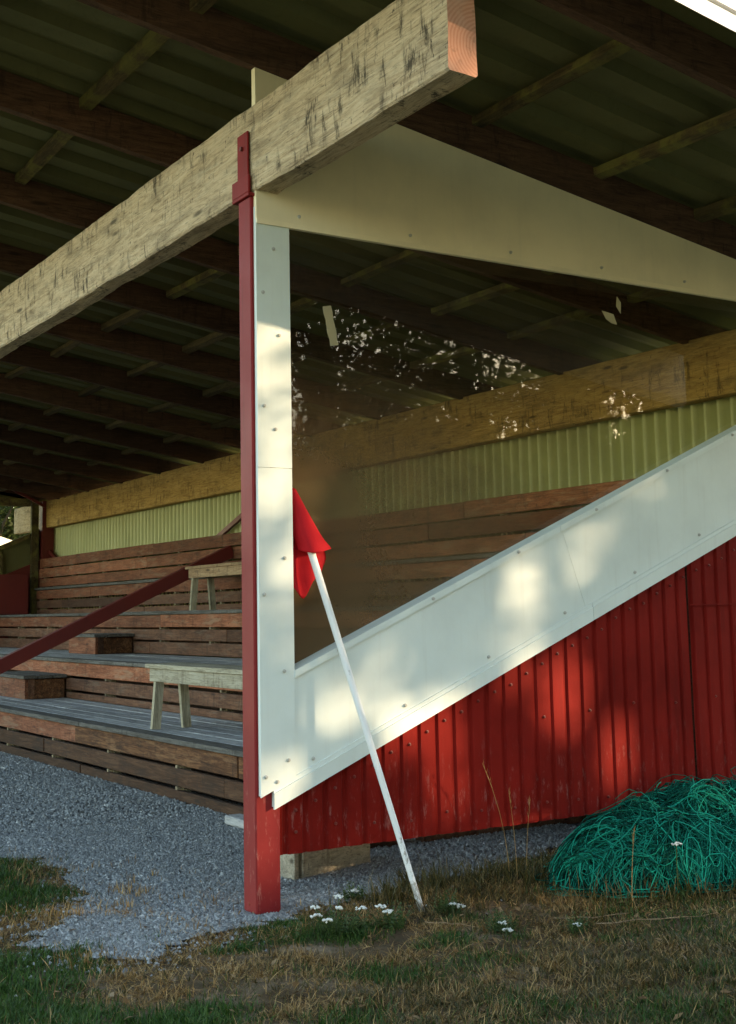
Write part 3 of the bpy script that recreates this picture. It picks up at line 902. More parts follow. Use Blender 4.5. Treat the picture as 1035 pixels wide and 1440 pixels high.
bench(-5.28, -2.7, 1.62, 1.99, TZ[0], 1.137, -0.0, (M['bench'], M['leg']), 'grey weathered bench on the lowest deck, half hidden by the red post')
bench(-10.24, -8.0, 4.3, 4.66, TZ[2], 2.262, 0.0, (M['bench_brown'], M['leg']), 'brown bench on the upper tier above the maroon sloping brace')

def step_box(x0, x1, y0, y1, zf, h, label):
    root = empty('step_box', ((x0 + x1) / 2, (y0 + y1) / 2, zf), label, 'step', 'wooden half steps on the decks')
    z1 = zf + h
    MB().cbox(x0, x1, y0, y0 + 0.045, zf + 0.003, z1 - 0.046, 0.005).build('front_board', M['seat'], root)
    for xx in (x0, x1 - 0.045):
        MB().cbox(xx, xx + 0.045, y0 + 0.047, y0 + 0.13, zf + 0.003, z1 - 0.046, 0.004).build('corner_block', M['seat_dark'], root)
        MB().cbox(xx + 0.006, xx + 0.04, y0 + 0.132, y1, zf + 0.003, z1 - 0.055, 0.004).build('side_board', M['seat_honey'], root)
    w = (y1 - y0 + 0.06) / 3
    for k_ in range(3):
        MB().cbox(x0 - 0.04, x1 + 0.04, y0 - 0.03 + k_ * w, y0 - 0.03 + (k_ + 1) * w - 0.01, z1 - 0.045, z1, 0.006).build('tread_plank', M['lid'], root)
step_box(-12.0, -10.46, 2.06, 2.60, TZ[0], 0.31, 'low wooden step box on the lowest deck at the left edge of the photo')
step_box(-12.72, -11.6, 3.45, 4.02, TZ[1], 0.29, 'low wooden step box on the second deck under the maroon sloping brace')

# timber cribbing under the wall
crib = empty('timber_crib', (-0.8, 0.95, 0), 'pale timber block on the gravel under the red metal wall beside the post', 'timber')
def rotz(p, c, a):
    dx, dy = p[0] - c[0], p[1] - c[1]
    return (c[0] + dx * math.cos(a) - dy * math.sin(a), c[1] + dx * math.sin(a) + dy * math.cos(a), p[2])
def crib_board(x0, x1, y0, y1, z0, z1, mat, name):
    mb = MB().cbox(x0, x1, y0, y1, z0, z1, 0.005, shear=lambda a, b, c: rotz((a, b, c), (-0.66, 0.61), R(17)))
    mb.build(name, mat, crib)
crib_board(-0.71, -0.655, 0.67, 1.30, 0.0, 0.36, M['crate'], 'side_board')
crib_board(-0.93, -0.66, 0.60, 0.64, 0.0, 0.36, M['crate'], 'end_board')
crib_board(-0.90, -0.715, 0.645, 1.28, 0.02, 0.33, M['seat_old'], 'core_block')
off = MB().cbox(-1.4, -1.25, 1.25, 1.8, 0.0, 0.2, 0.006).build('timber_offcut', M['seat_old'])
tag(off, 'dark timber offcut in the shade under the red wall behind the pale block', 'timber')
pl = MB().cbox(-2.75, -2.05, 1.16, 1.30, 0.012, 0.08, 0.01).build('loose_plank', M['tread'])
tag(pl, 'short grey plank on the gravel at the foot of the deck behind the post', 'plank')

# flag on a pole
PB = Vector((0.411, 0.787, -0.01)); PT = Vector((-0.03, 0.271, 2.276))
flag = empty('corner_flag', (PB.x, PB.y, 0), 'red cloth flag on a white pole leaning against the white column', 'flag')
n = 26
def polept(t): return PB + (PT - PB) * t
MB().tube([polept(i / n) for i in range(n + 1)], [0.0165 + 0.006 * (i / n) for i in range(n + 1)], 14).build('pole', M['pole'], flag, smooth=True)

def cloth(rows, name):
    """rows: list of polylines (same length) of (x,y,z); smooth sheet with thickness"""
    A = np.array(rows, float)
    def dens(A, ax, f=4):
        n_ = A.shape[ax]; t = np.linspace(0, n_ - 1, (n_ - 1) * f + 1); A = np.moveaxis(A, ax, 0); out = []
        for q in t:
            i = min(int(q), n_ - 2); u = q - i
            p0, p1, p2, p3 = A[max(i - 1, 0)], A[i], A[i + 1], A[min(i + 2, n_ - 1)]
            out.append(0.5 * (2 * p1 + (p2 - p0) * u + (2 * p0 - 5 * p1 + 4 * p2 - p3) * u * u + (3 * p1 - p0 - 3 * p2 + p3) * u ** 3))
        return np.moveaxis(np.array(out), 0, ax)
    A = dens(dens(A, 0), 1)
    r_, c_ = A.shape[:2]
    V = A.reshape(-1, 3); th = np.array([0.004, -0.0015, 0])
    V2 = np.concatenate([V, V - th])
    fs = []
    m = r_ * c_
    for i in range(r_ - 1):
        for j in range(c_ - 1):
            a = i * c_ + j
            fs.append((a, a + 1, a + c_ + 1, a + c_)); fs.append((m + a, m + a + c_, m + a + c_ + 1, m + a + 1))
    for j in range(c_ - 1):
        for a in (j, (r_ - 1) * c_ + j): fs.append((a, a + 1, m + a + 1, m + a))
    for i in range(r_ - 1):
        for a in (i * c_, i * c_ + c_ - 1): fs.append((a, a + c_, m + a + c_, m + a))
    return MB().add(V2, fs).build(name, M['flag'], flag, smooth=True)

# back fall of the cloth (hangs lowest), then the front fold wrapped over the pole
cloth([[(-0.052, 0.215, 2.27), (-0.045, 0.24, 2.285), (-0.04, 0.262, 2.29), (-0.04, 0.275, 2.275), (-0.045, 0.285, 2.255)],
       [(-0.06, 0.205, 2.10), (-0.03, 0.24, 2.10), (-0.045, 0.28, 2.10), (-0.025, 0.33, 2.09), (-0.04, 0.375, 2.08)],
       [(-0.06, 0.205, 1.95), (-0.02, 0.245, 1.94), (-0.045, 0.30, 1.94), (-0.015, 0.38, 1.93), (-0.04, 0.485, 1.935)],
       [(-0.06, 0.21, 1.83), (-0.015, 0.25, 1.81), (-0.045, 0.305, 1.80), (-0.01, 0.375, 1.80), (-0.05, 0.470, 1.845)],
       [(-0.06, 0.215, 1.77), (-0.02, 0.265, 1.735), (-0.035, 0.335, 1.675), (-0.012, 0.385, 1.77), (-0.05, 0.452, 1.815)]], 'flag_back_fold')
cloth([[(-0.045, 0.225, 2.288), (-0.012, 0.248, 2.298), (-0.004, 0.268, 2.296), (-0.012, 0.284, 2.285), (-0.045, 0.29, 2.265)],
       [(-0.03, 0.24, 2.17), (0.024, 0.268, 2.17), (0.046, 0.305, 2.165), (0.026, 0.337, 2.16), (-0.03, 0.352, 2.15)],
       [(-0.02, 0.255, 2.05), (0.050, 0.287, 2.05), (0.076, 0.340, 2.045), (0.055, 0.395, 2.04), (-0.02, 0.437, 2.03)],
       [(-0.01, 0.275, 1.985), (0.066, 0.307, 1.98), (0.092, 0.358, 1.975), (0.072, 0.43, 1.975), (-0.005, 0.492, 1.975)],
       [(0.0, 0.285, 1.945), (0.072, 0.315, 1.930), (0.100, 0.366, 1.930), (0.080, 0.44, 1.948), (-0.01, 0.507, 1.955)]], 'flag_front_fold')

# ---- green rope heap
pile = empty('rope_heap', (0.5, 2.75, 0), 'tangled heap of green rope in the grass against the red metal wall', 'rope')
PC = np.array([0.50, 2.92]); RX, RY, HZ = 0.56, 1.24, 0.42
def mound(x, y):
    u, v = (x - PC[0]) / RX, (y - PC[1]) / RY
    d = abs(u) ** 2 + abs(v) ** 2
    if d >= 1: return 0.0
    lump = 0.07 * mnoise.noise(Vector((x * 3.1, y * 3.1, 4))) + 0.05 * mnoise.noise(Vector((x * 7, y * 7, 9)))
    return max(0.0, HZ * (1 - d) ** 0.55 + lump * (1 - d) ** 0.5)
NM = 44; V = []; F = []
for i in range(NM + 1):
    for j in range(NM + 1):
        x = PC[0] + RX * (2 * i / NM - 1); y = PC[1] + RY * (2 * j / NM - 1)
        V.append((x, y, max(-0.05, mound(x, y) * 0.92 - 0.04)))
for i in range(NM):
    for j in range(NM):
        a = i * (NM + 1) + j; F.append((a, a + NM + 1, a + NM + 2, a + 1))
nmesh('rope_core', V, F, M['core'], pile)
rr = random.Random(5)
def strand(kind):
    while True:
        u, v = rr.uniform(-1.05, 1.05), rr.uniform(-1.05, 1.05)
        if u * u + v * v < 1.12: break
    if rr.random() < 0.35: u = abs(u)
    x, y = PC[0] + u * RX, PC[1] + v * RY
    pts = []
    h0 = rr.choice([rr.uniform(-0.05, 0.02), rr.uniform(-0.02, 0.06)])
    if kind == 'loop':
        r0 = rr.uniform(0.04, 0.19); e = rr.uniform(0.45, 1.0); a0 = rr.uniform(0, 6.28); th = rr.uniform(0, 6.28); arc = rr.uniform(2.5, 8.5); tilt = rr.uniform(-0.8, 1.6)
        n_ = 20; wob = rr.uniform(0, 0.25); ph = rr.uniform(0, 6)
        for k_ in range(n_):
            a = a0 + arc * k_ / (n_ - 1); r_ = r0 * (1 + 0.2 * k_ / n_ + wob * math.sin(2.3 * a + ph))
            lx, ly = r_ * math.cos(a), r_ * e * math.sin(a)
            X_ = x + lx * math.cos(th) - ly * math.sin(th); Y_ = y + lx * math.sin(th) + ly * math.cos(th)
            X_ = max(X_, 0.02)
            pts.append((X_, Y_, max(0.004, mound(X_, Y_) + h0 + max(0, tilt * ly * 0.4) + 0.006)))
    else:
        th = rr.choice([rr.gauss(1.45, 0.45), rr.uniform(0, 6.28), rr.gauss(-1.6, 0.35)]); cur = rr.gauss(0, 3.4); st = rr.uniform(0.022, 0.042); n_ = 24
        for k_ in range(n_):
            X_ = max(x, 0.02); Y_ = y
            pts.append((X_, Y_, max(0.004, mound(X_, Y_) + 0.008 + h0 * math.sin(math.pi * k_ / (n_ - 1)))))
            th += cur * st + rr.gauss(0, 0.12)
            d = ((x - PC[0]) / RX) ** 2 + ((y - PC[1]) / RY) ** 2
            if d > 0.9:
                want = math.atan2(PC[1] - y, PC[0] - x); dd = (want - th + math.pi) % (2 * math.pi) - math.pi; th += 0.42 * dd
            x += math.cos(th) * st; y += math.sin(th) * st
    if any(((p[0] - PC[0]) / RX) ** 2 + ((p[1] - PC[1]) / RY) ** 2 > 1.16 for p in pts): return strand(kind)
    return pts
tang = MB()
for i in range(2300):
    tang.tube(strand('loop' if i % 5 < 2 else 'run'), rr.uniform(0.0026, 0.0041), 3, caps=False)
o = tang.build('rope_tangle', M['rope'], pile, smooth=True); o['kind'] = 'stuff'
for i in range(40):
    MB().tube(strand('loop'), 0.0042, 6).build('rope_loop', M['rope'], pile, smooth=True)

# ---- gravel stones
def stones(n, xr, yr, s0, s1, poly, zb=0.0, keep=None):
    x = rng.uniform(*xr, n); y = rng.uniform(*yr, n)
    m = in_poly(x, y, poly)
    if keep is not None: m &= keep(x, y)
    x, y = x[m], y[m]; n = len(x)
    base = np.array([(1, 0, 0), (-1, 0, 0), (0, 1, 0), (0, -1, 0), (0, 0, 1), (0, 0, -1)], float)
    tri = np.array([(0, 2, 4), (2, 1, 4), (1, 3, 4), (3, 0, 4), (2, 0, 5), (1, 2, 5), (3, 1, 5), (0, 3, 5)])[:4]     # the buried underside is left open
    s = rng.uniform(s0, s1, n) * rng.uniform(0.6, 1.15, n)
    P = base[None] * (1 + rng.normal(0, 0.22, (n, 6, 1))) + rng.normal(0, 0.22, (n, 6, 3))
    P *= np.stack([s, s * rng.uniform(0.7, 1, n), s * rng.uniform(0.55, 0.9, n)], -1)[:, None]
    a = rng.uniform(0, 6.28, n); b = rng.normal(0, 0.28, n)
    ca, sa, cb, sb = np.cos(a), np.sin(a), np.cos(b), np.sin(b)
    yb = P[..., 1] * cb[:, None] - P[..., 2] * sb[:, None]; zb_ = P[..., 1] * sb[:, None] + P[..., 2] * cb[:, None]
    xx = P[..., 0] * ca[:, None] - yb * sa[:, None] + x[:, None]
    yy = P[..., 0] * sa[:, None] + yb * ca[:, None] + y[:, None]
    zz = zb_ + zb + (s * rng.uniform(0.0, 0.35, n))[:, None]
    V = np.stack([xx, yy, zz], -1).reshape(-1, 3)
    F = (tri[None] + (np.arange(n) * 6)[:, None, None]).reshape(-1, 3)
    return V, F
parts = [stones(170000, (-3.4, 0.5), (-1.3, 1.5), 0.005, 0.014, GRAVEL),
         stones(46000, (-9.5, -3.4), (-0.9, 1.42), 0.009, 0.019, GRAVEL),
         stones(20000, (-1.7, 0.2), (1.4, 3.2), 0.008, 0.018, GRAVEL)]
# thin scatter of stones running out into the lawn
parts.append(stones(22000, (-3, 1.2), (-1.6, 2.4), 0.008, 0.018, [(-9, -9), (9, -9), (9, 9), (-9, 9)], -0.012, lambda x, y: rng.uniform(0, 1, x.shape) < np.exp(-near_edge(x, y) / 0.13)))
Vs = []; Fs = []; o_ = 0
for V, F in parts:
    Vs.append(V); Fs.append(F + o_); o_ += len(V)
tag(nmesh('gravel', np.concatenate(Vs), np.concatenate(Fs), M['gravel']), 'loose blue grey gravel spread in front of and under the stand', 'gravel', kind='stuff')

# ---- grass
ALL = [(-9, -9), (9, -9), (9, 9), (-9, 9)]
def vnoise(x, y, s, seed):
    r2 = np.random.default_rng(seed); T = r2.uniform(0, 1, (64, 64))
    u, v = x * s + 31.7, y * s + 17.3; i, j = np.floor(u).astype(int), np.floor(v).astype(int); fu, fv = u - i, v - j
    fu = fu * fu * (3 - 2 * fu); fv = fv * fv * (3 - 2 * fv)
    g_ = lambda a, b: T[a % 64, b % 64]
    return (g_(i, j) * (1 - fu) + g_(i + 1, j) * fu) * (1 - fv) + (g_(i, j + 1) * (1 - fu) + g_(i + 1, j + 1) * fu) * fv
def blob(x, y, L):
    w = np.zeros(x.shape)
    for cx, cy, rx_, ry_, s_ in L:
        w = np.maximum(w, s_ * np.exp(-(((x - cx) / rx_) ** 2 + ((y - cy) / ry_) ** 2)))
    return w
def green_w(x, y):
    w = blob(x, y, [(-1.9, -0.95, 1.1, 0.5, 1.0), (0.75, -1.75, 0.75, 0.6, 1.0), (1.5, -1.1, 0.3, 0.35, 0.9), (1.75, -0.55, 0.2, 0.3, 0.6), (0.62, 0.12, 0.15, 0.2, 1.0), (0.25, 0.02, 0.10, 0.3, 0.7), (0.52, -0.38, 0.10, 0.22, 0.75), (0.12, -0.8, 0.12, 0.2, 0.8), (1.15, 0.85, 0.08, 0.12, 0.8), (1.05, 0.45, 0.10, 0.25, 0.7), (1.3, -0.1, 0.2, 0.3, 0.5), (2.3, 0.9, 0.6, 0.7, 0.45)])
    return np.clip(w * (0.75 + 0.6 * vnoise(x, y, 9.0, 5)) + (vnoise(x, y, 3.1, 3) - 0.66) * 0.9, 0, 1)
def bare_w(x, y):
    w = blob(x, y, [(0.86, 0.12, 0.16, 0.42, 1.0), (0.72, -0.42, 0.14, 0.26, 0.9), (1.05, 1.05, 0.10, 0.28, 0.8), (0.35, -0.7, 0.12, 0.15, 0.5), (1.2, 1.6, 0.1, 0.4, 0.6)])
    return np.clip(w * (0.7 + 0.5 * vnoise(x, y, 11.0, 6)) + (vnoise(x, y, 4.3, 8) - 0.62) * 1.3, 0, 0.97)
def blades(n, xr, yr, length, width, flat, prob, curl=0.4):
    nt = max(1, n // 22)
    tx = rng.uniform(*xr, nt); ty = rng.uniform(*yr, nt); ta = rng.uniform(0, 6.28, nt); tl = rng.uniform(0.6, 1.3, nt); ts = rng.uniform(0.010, 0.045, nt)
    ti_ = rng.integers(0, nt, n); sg = ts[ti_]
    x = tx[ti_] + rng.normal(0, 1, n) * sg; y = ty[ti_] + rng.normal(0, 1, n) * sg
    m = (~in_poly(x, y, GRAVEL) | (rng.uniform(0, 1, n) < 0.55 * np.exp(-near_edge(x, y) / 0.07))) & (rng.uniform(0, 1, n) < prob(x, y)) & (x < 3.3)
    m &= ~((x < -0.45) & (y > 0.2) & (y < 6) & (x > -20))
    x, y = x[m], y[m]; n = len(x); ti_ = ti_[m]
    z = gh(x, y)
    L = rng.uniform(*length, n) * tl[ti_]; w = rng.uniform(*width, n); a = np.where(rng.uniform(0, 1, n) < 0.5, ta[ti_] + rng.normal(0, 0.6, n), rng.uniform(0, 6.28, n))
    tilt = np.clip(np.abs(rng.normal(flat, 0.35, n)), 0, 1.5)
    d = np.stack([np.cos(a) * np.sin(tilt), np.sin(a) * np.sin(tilt), np.cos(tilt)], -1)
    d2 = d + np.stack([np.cos(a), np.sin(a), -np.ones(n) * 0.9], -1) * (curl * rng.uniform(0.2, 1, n))[:, None]
    d2 /= np.linalg.norm(d2, axis=1)[:, None]
    sd_ = np.stack([-np.sin(a), np.cos(a), np.zeros(n)], -1)
    tw = rng.uniform(-0.8, 0.8, n)
    sd_ = sd_ * np.cos(tw)[:, None] + np.array([0, 0, 1]) * np.sin(tw)[:, None]
    b = np.stack([x, y, z - 0.006], -1)
    p1 = b + d * (L * 0.55)[:, None]; p2 = p1 + d2 * (L * 0.45)[:, None]
    p1[:, 2] = np.maximum(p1[:, 2], z + 0.004); p2[:, 2] = np.maximum(p2[:, 2], z + 0.003)
    h = sd_ * (w / 2)[:, None]
    V = np.stack([b - h, b + h, p1 - h * 0.8, p1 + h * 0.8, p2], 1).reshape(-1, 3)
    t0 = np.array([(0, 1, 3), (0, 3, 2), (2, 3, 4)])
    F = (t0[None] + (np.arange(n) * 5)[:, None, None]).reshape(-1, 3)
    return V, F
XR, YR = (-4.2, 3.3), (-2.4, 4.6)
gv, gf = blades(1300000, XR, YR, (0.025, 0.062), (0.003, 0.006), 0.6, lambda x, y: green_w(x, y) * (1 - 0.6 * bare_w(x, y)))
tag(nmesh('green_grass', gv, gf, M['grass']), 'patches of short green lawn grass in front of the gravel', 'grass', kind='stuff')
def olive_p(x, y): return (1 - green_w(x, y)) * (1 - bare_w(x, y)) * np.clip(0.10 + 0.9 * blob(x, y, [(2.5, 1.2, 0.8, 1.1, 1.0), (1.9, 0.0, 0.4, 0.6, 0.6), (0.15, 1.4, 0.35, 0.7, 0.7), (0.9, 2.6, 0.3, 1.2, 0.5)]), 0, 1) * (0.35 + vnoise(x, y, 6.5, 33))
ov, of_ = blades(900000, XR, YR, (0.025, 0.07), (0.003, 0.006), 0.75, olive_p)
tag(nmesh('faded_grass', ov, of_, M['olive']), 'faded olive grass thinning out across the lawn', 'grass', kind='stuff')
def straw_p(x, y): return np.clip(1 - 1.35 * green_w(x, y), 0.03, 1) * (1 - bare_w(x, y)) * np.clip(0.05 + 0.95 * vnoise(x, y, 5.2, 21), 0, 1) * (1 - 0.6 * blob(x, y, [(2.5, 1.2, 0.7, 1.0, 1.0)]))
dv, df_ = blades(640000, XR, YR, (0.024, 0.078), (0.0024, 0.005), 1.05, straw_p, 0.2)
tag(nmesh('dry_grass', dv, df_, M['straw']), 'dry straw coloured grass matted over the bare soil', 'grass', kind='stuff')
# taller fringe against the wall and heap, tufts in the gravel
def fringe(x, y):
    return blob(x, y, [(-0.1, 1.15, 0.16, 0.35, 0.7), (0.1, 1.78, 0.2, 0.35, 1.0), (0.75, 2.0, 0.2, 0.35, 0.5), (1.0, 2.8, 0.14, 0.7, 0.5), (0.15, 0.75, 0.18, 0.25, 0.6)])
def blades2(n, xr, yr, length, prob, mat, nm, lab):
    global GRAVEL
    keep = GRAVEL; GRAVEL = [(99, 99), (100, 99), (100, 100)]
    V, F = blades(n, xr, yr, length, (0.004, 0.008), 0.35, prob)
    GRAVEL = keep
    tag(nmesh(nm, V, F, mat), lab, 'grass', kind='stuff')
def fr2(x, y): return fringe(x, y)
fv, ff = blades(30000, (-0.5, 1.4), (0.4, 4.0), (0.08, 0.19), (0.004, 0.008), 0.4, fr2)
tag(nmesh('tall_grass', fv, ff, M['olive']), 'longer rough grass between the pole foot and the green rope', 'grass', kind='stuff')
blades2(26000, (-1.8, 0.5), (-1.2, 0.3), (0.03, 0.09), lambda x, y: np.maximum(0.05 * (vnoise(x, y, 3.0, 44) > 0.5), blob(x, y, [(-0.9, -0.35, 0.14, 0.1, 0.7), (-0.55, -0.55, 0.16, 0.14, 0.45), (-0.35, -0.15, 0.12, 0.12, 0.25), (-0.15, -0.45, 0.15, 0.1, 0.35), (-0.62, -0.85, 0.1, 0.14, 0.6)])), M['straw'], 'gravel_tufts', 'tufts of dry orange grass growing through the gravel')

# ---- leaf litter and twigs
nL = 420
lx = rng.uniform(-0.6, 2.8, nL); ly = rng.uniform(-1.6, 3.2, nL); m = ~((lx < 0.05) & (ly > 0.25)); lx, ly = lx[m], ly[m]; nL = len(lx)
lz = gh(lx, ly) + rng.uniform(0.004, 0.03, nL); la = rng.uniform(0, 6.28, nL); ls = rng.uniform(0.012, 0.03, nL)
d1 = np.stack([np.cos(la), np.sin(la), rng.normal(0, 0.3, nL)], -1) * ls[:, None]; d2 = np.stack([-np.sin(la), np.cos(la), rng.normal(0, 0.3, nL)], -1) * ls[:, None] * 0.5
c0 = np.stack([lx, ly, lz], -1)
V = np.stack([c0 - d1, c0 + d2 + [0, 0, 0.004], c0 + d1, c0 - d2 + [0, 0, 0.004]], 1).reshape(-1, 3)
tag(nmesh('leaf_litter', V, np.arange(nL * 4).reshape(-1, 4), M['litter']), 'small brown dead leaves scattered over the lawn', 'leaves', kind='stuff')
for (ax_, ay_), (bx_, by_), lab in (((1.15, 1.35), (1.42, 1.95), 'long thin twig lying in the dry grass in front of the rope heap'), ((0.98, 1.22), (1.12, 1.62), 'short thin twig lying left of the longer one before the rope heap'), ((0.78, 0.55), (0.95, 0.75), 'short twig on the bare soil right of the flag pole foot')):
    pts = []
    for q in range(7):
        u = q / 6; x_ = ax_ + (bx_ - ax_) * u + rnd.uniform(-.012, .012); y_ = ay_ + (by_ - ay_) * u
        pts.append((x_, y_, float(gh(np.array([x_]), np.array([y_]))[0]) + 0.022 + rnd.uniform(0, .008)))
    tag(MB().tube(pts, [0.0032, 0.0032, 0.003, 0.0027, 0.0024, 0.002, 0.0015], 6).build('fallen_twig', M['bench_brown'], None, smooth=True), lab, 'twig', 'fallen twigs on the lawn')

# ---- yarrow plants
def yarrow(x, y, heads, label):
    z = float(gh(np.array([x]), np.array([y]))[0])
    root = empty('yarrow_plant', (x, y, z), label, 'flower', 'white yarrow plants in the lawn')
    for hx, hy, hz in heads:
        p0 = Vector((x + hx * 0.3, y + hy * 0.3, z - 0.01)); p2 = Vector((x + hx, y + hy, z + hz)); p1 = (p0 + p2) / 2 + Vector((rnd.uniform(-.01, .01), rnd.uniform(-.01, .01), 0.01))
        st = MB().tube([p0, p1, p2], 0.003, 5).build('stem', M['stem'], root)
        mb = MB()
        for k_ in range(16):
            a = rnd.uniform(0, 6.28); r_ = 0.027 * math.sqrt(rnd.random())
            c = p2 + Vector((r_ * math.cos(a), r_ * math.sin(a), 0.004 - r_ * 0.2 + rnd.uniform(-.003, .003))); q = rnd.uniform(0.006, 0.010)
            ring = [(c.x + q * math.cos(b), c.y + q * math.sin(b), c.z + 0.002) for b in (0, 1.05, 2.1, 3.14, 4.19, 5.24)]
            mb.add(ring + [(c.x, c.y, c.z + 0.007), (c.x, c.y, c.z - 0.006)], [(i, (i + 1) % 6, 6) for i in range(6)] + [((i + 1) % 6, i, 7) for i in range(6)])
        mb.build('flower_head', M['petal'], root)
    lf = MB()
    for k_ in range(40 + 22 * len(heads)):
        a = rnd.uniform(0, 6.28); l_ = rnd.uniform(0.05, 0.13); b = rnd.uniform(0.2, 1.2); sp_ = 0.02 + 0.007 * len(heads); c0 = Vector((x + rnd.gauss(0, sp_), y + rnd.gauss(0, sp_), z))
        d = Vector((math.cos(a) * math.sin(b), math.sin(a) * math.sin(b), math.cos(b)))
        s_ = Vector((-math.sin(a), math.cos(a), 0))
        for q in range(5):
            c = c0 + d * l_ * (q + 1) / 5; w = 0.016 * (1 - q / 7)
            lf.add([c - s_ * w - d * 0.006, c, c + s_ * w - d * 0.006, c + d * 0.01], [(0, 1, 3), (1, 2, 3)])
    lf.build('leaves', M['stem'], root)
yarrow(0.62, 0.14, [(-0.10, -0.08, 0.12), (-0.02, -0.12, 0.10), (0.02, -0.02, 0.13), (-0.08, 0.05, 0.16), (0.06, -0.10, 0.09), (0.05, 0.10, 0.12)], 'white yarrow clump with most flower heads, in the grass right of the red post')
yarrow(0.68, 0.42, [(-0.02, -0.06, 0.11), (0.02, -0.04, 0.09)], 'small yarrow with two white heads between the big clump and the pole')
yarrow(-0.02, 0.62, [(0, 0, 0.06)], 'single low yarrow flower at the gravel edge near the timber block')
yarrow(0.55, 0.86, [(0.02, 0.02, 0.05), (0.04, 0.05, 0.04)], 'tiny white yarrow beside the foot of the flag pole')
yarrow(1.02, 0.86, [(0, 0, 0.05), (0.06, -0.02, 0.03)], 'low white yarrow in the dry grass below the rope heap')
yarrow(1.2, 1.18, [(0, 0, 0.05)], 'single white yarrow in a green tuft in front of the rope heap')
yarrow(1.02, 2.75, [(-0.04, -0.02, 0.36), (0.0, 0.02, 0.38), (0.03, 0.05, 0.35), (-0.02, 0.08, 0.37)], 'tall white yarrow standing in front of the green rope heap')
yarrow(0.95, 2.15, [(0, 0, 0.29)], 'lone white yarrow head poking up at the middle of the rope heap')

# ---- tall dry stalks by the wall
def stalk(x, y, h, lx, ly, label):
    root = empty('grass_stalk', (x, y, 0), label, 'grass', 'tall dry grass stalks by the wall')
    P = [Vector((x + lx * t * t, y + ly * t * t, -0.02 + h * t)) for t in (0, .2, .4, .6, .8, 1)]
    MB().tube(P, [0.0024, 0.0021, 0.002, 0.0018, 0.0015, 0.0012], 5).build('stem', M['straw'], root)
    mb = MB()
    for k_ in range(12):
        t = 0.80 + 0.2 * k_ / 11; c = Vector((x + lx * t * t, y + ly * t * t, -0.02 + h * t)); a = rnd.uniform(0, 6.28)
        d = Vector((math.cos(a) * 0.4, math.sin(a) * 0.4, 1)).normalized() * 0.035
        s_ = Vector((-math.sin(a), math.cos(a), 0)) * 0.0028
        mb.add([c - s_, c + s_, c + d], [(0, 1, 2)])
    mb.build('seed_head', M['straw'], root)
stalk(0.12, 1.62, 0.72, 0.06, -0.22, 'tallest dry grass stalk leaning left before the red wall')
stalk(0.14, 1.66, 0.55, 0.02, -0.06, 'shorter upright dry stalk beside the tallest one before the red wall')
stalk(0.13, 1.74, 0.48, 0.03, 0.02, 'shortest upright dry stalk, nearest the rope heap before the red wall')
stalk(1.0, 1.75, 0.42, 0.02, 0.02, 'thin dry stalk standing in front of the rope heap')

# ================================================================== TREES (seen in the glass, others added to block light; they shade the wall)
# openings cut in the crowns to place the sun patches: (y, z, ry, rz, share of sunlight let through), on the end wall plane, traced back along the sunlight
LIT = [(0.12, 2.9, 0.18, 0.55, .42), (0.12, 2.31, 0.14, 0.18, .50), (0.12, 1.84, 0.12, 0.15, .50), (0.12, 1.45, 0.12, 0.15, .45), (0.1, 0.74, 0.13, 0.17, .50), (1.87, 1.71, 0.15, 0.22, .34), (1.8, 1.38, 0.17, 0.10, .40),
       (0.42, 1.11, 0.15, 0.2, .62), (0.82, 1.09, 0.08, 0.22, .50), (0.82, 0.91, 0.17, 0.11, .60), (2.48, 1.98, 0.08, 0.14, .45), (2.33, 1.91, 0.07, 0.11, .40), (2.99, 2.38, 0.08, 0.09, .6), (3.64, 2.14, 0.08, 0.09, .6),
       (2.24, 1.06, 0.18, 0.23, .97), (2.67, 0.66, 0.12, 0.23, .95), (1.34, 0.63, 0.12, 0.28, .85), (0.84, 0.73, 0.14, 0.17, .85), (1.85, 1.23, 0.13, 0.12, .85), (0.36, 2.0, 0.22, 0.36, .55), (0.05, 0.39, 0.12, 0.22, .92), (1.07, 0.97, 0.18, 0.11, .60),
       (-2.0, 3.5, 0.35, 0.40, .70), (-1.5, 3.9, 0.8, 0.5, .3), (0.6, 3.65, 1.5, 0.35, .22), (1.9, 0.22, 0.3, 0.09, .8)]
LEAF_AREA = 0.3
crowns = []
def sun_spot(P):        # where a leaf's shadow falls on the end wall plane
    tt = P[:, 0] / SUN.x
    return P[:, 1] - SUN.y * tt, P[:, 2] - SUN.z * tt
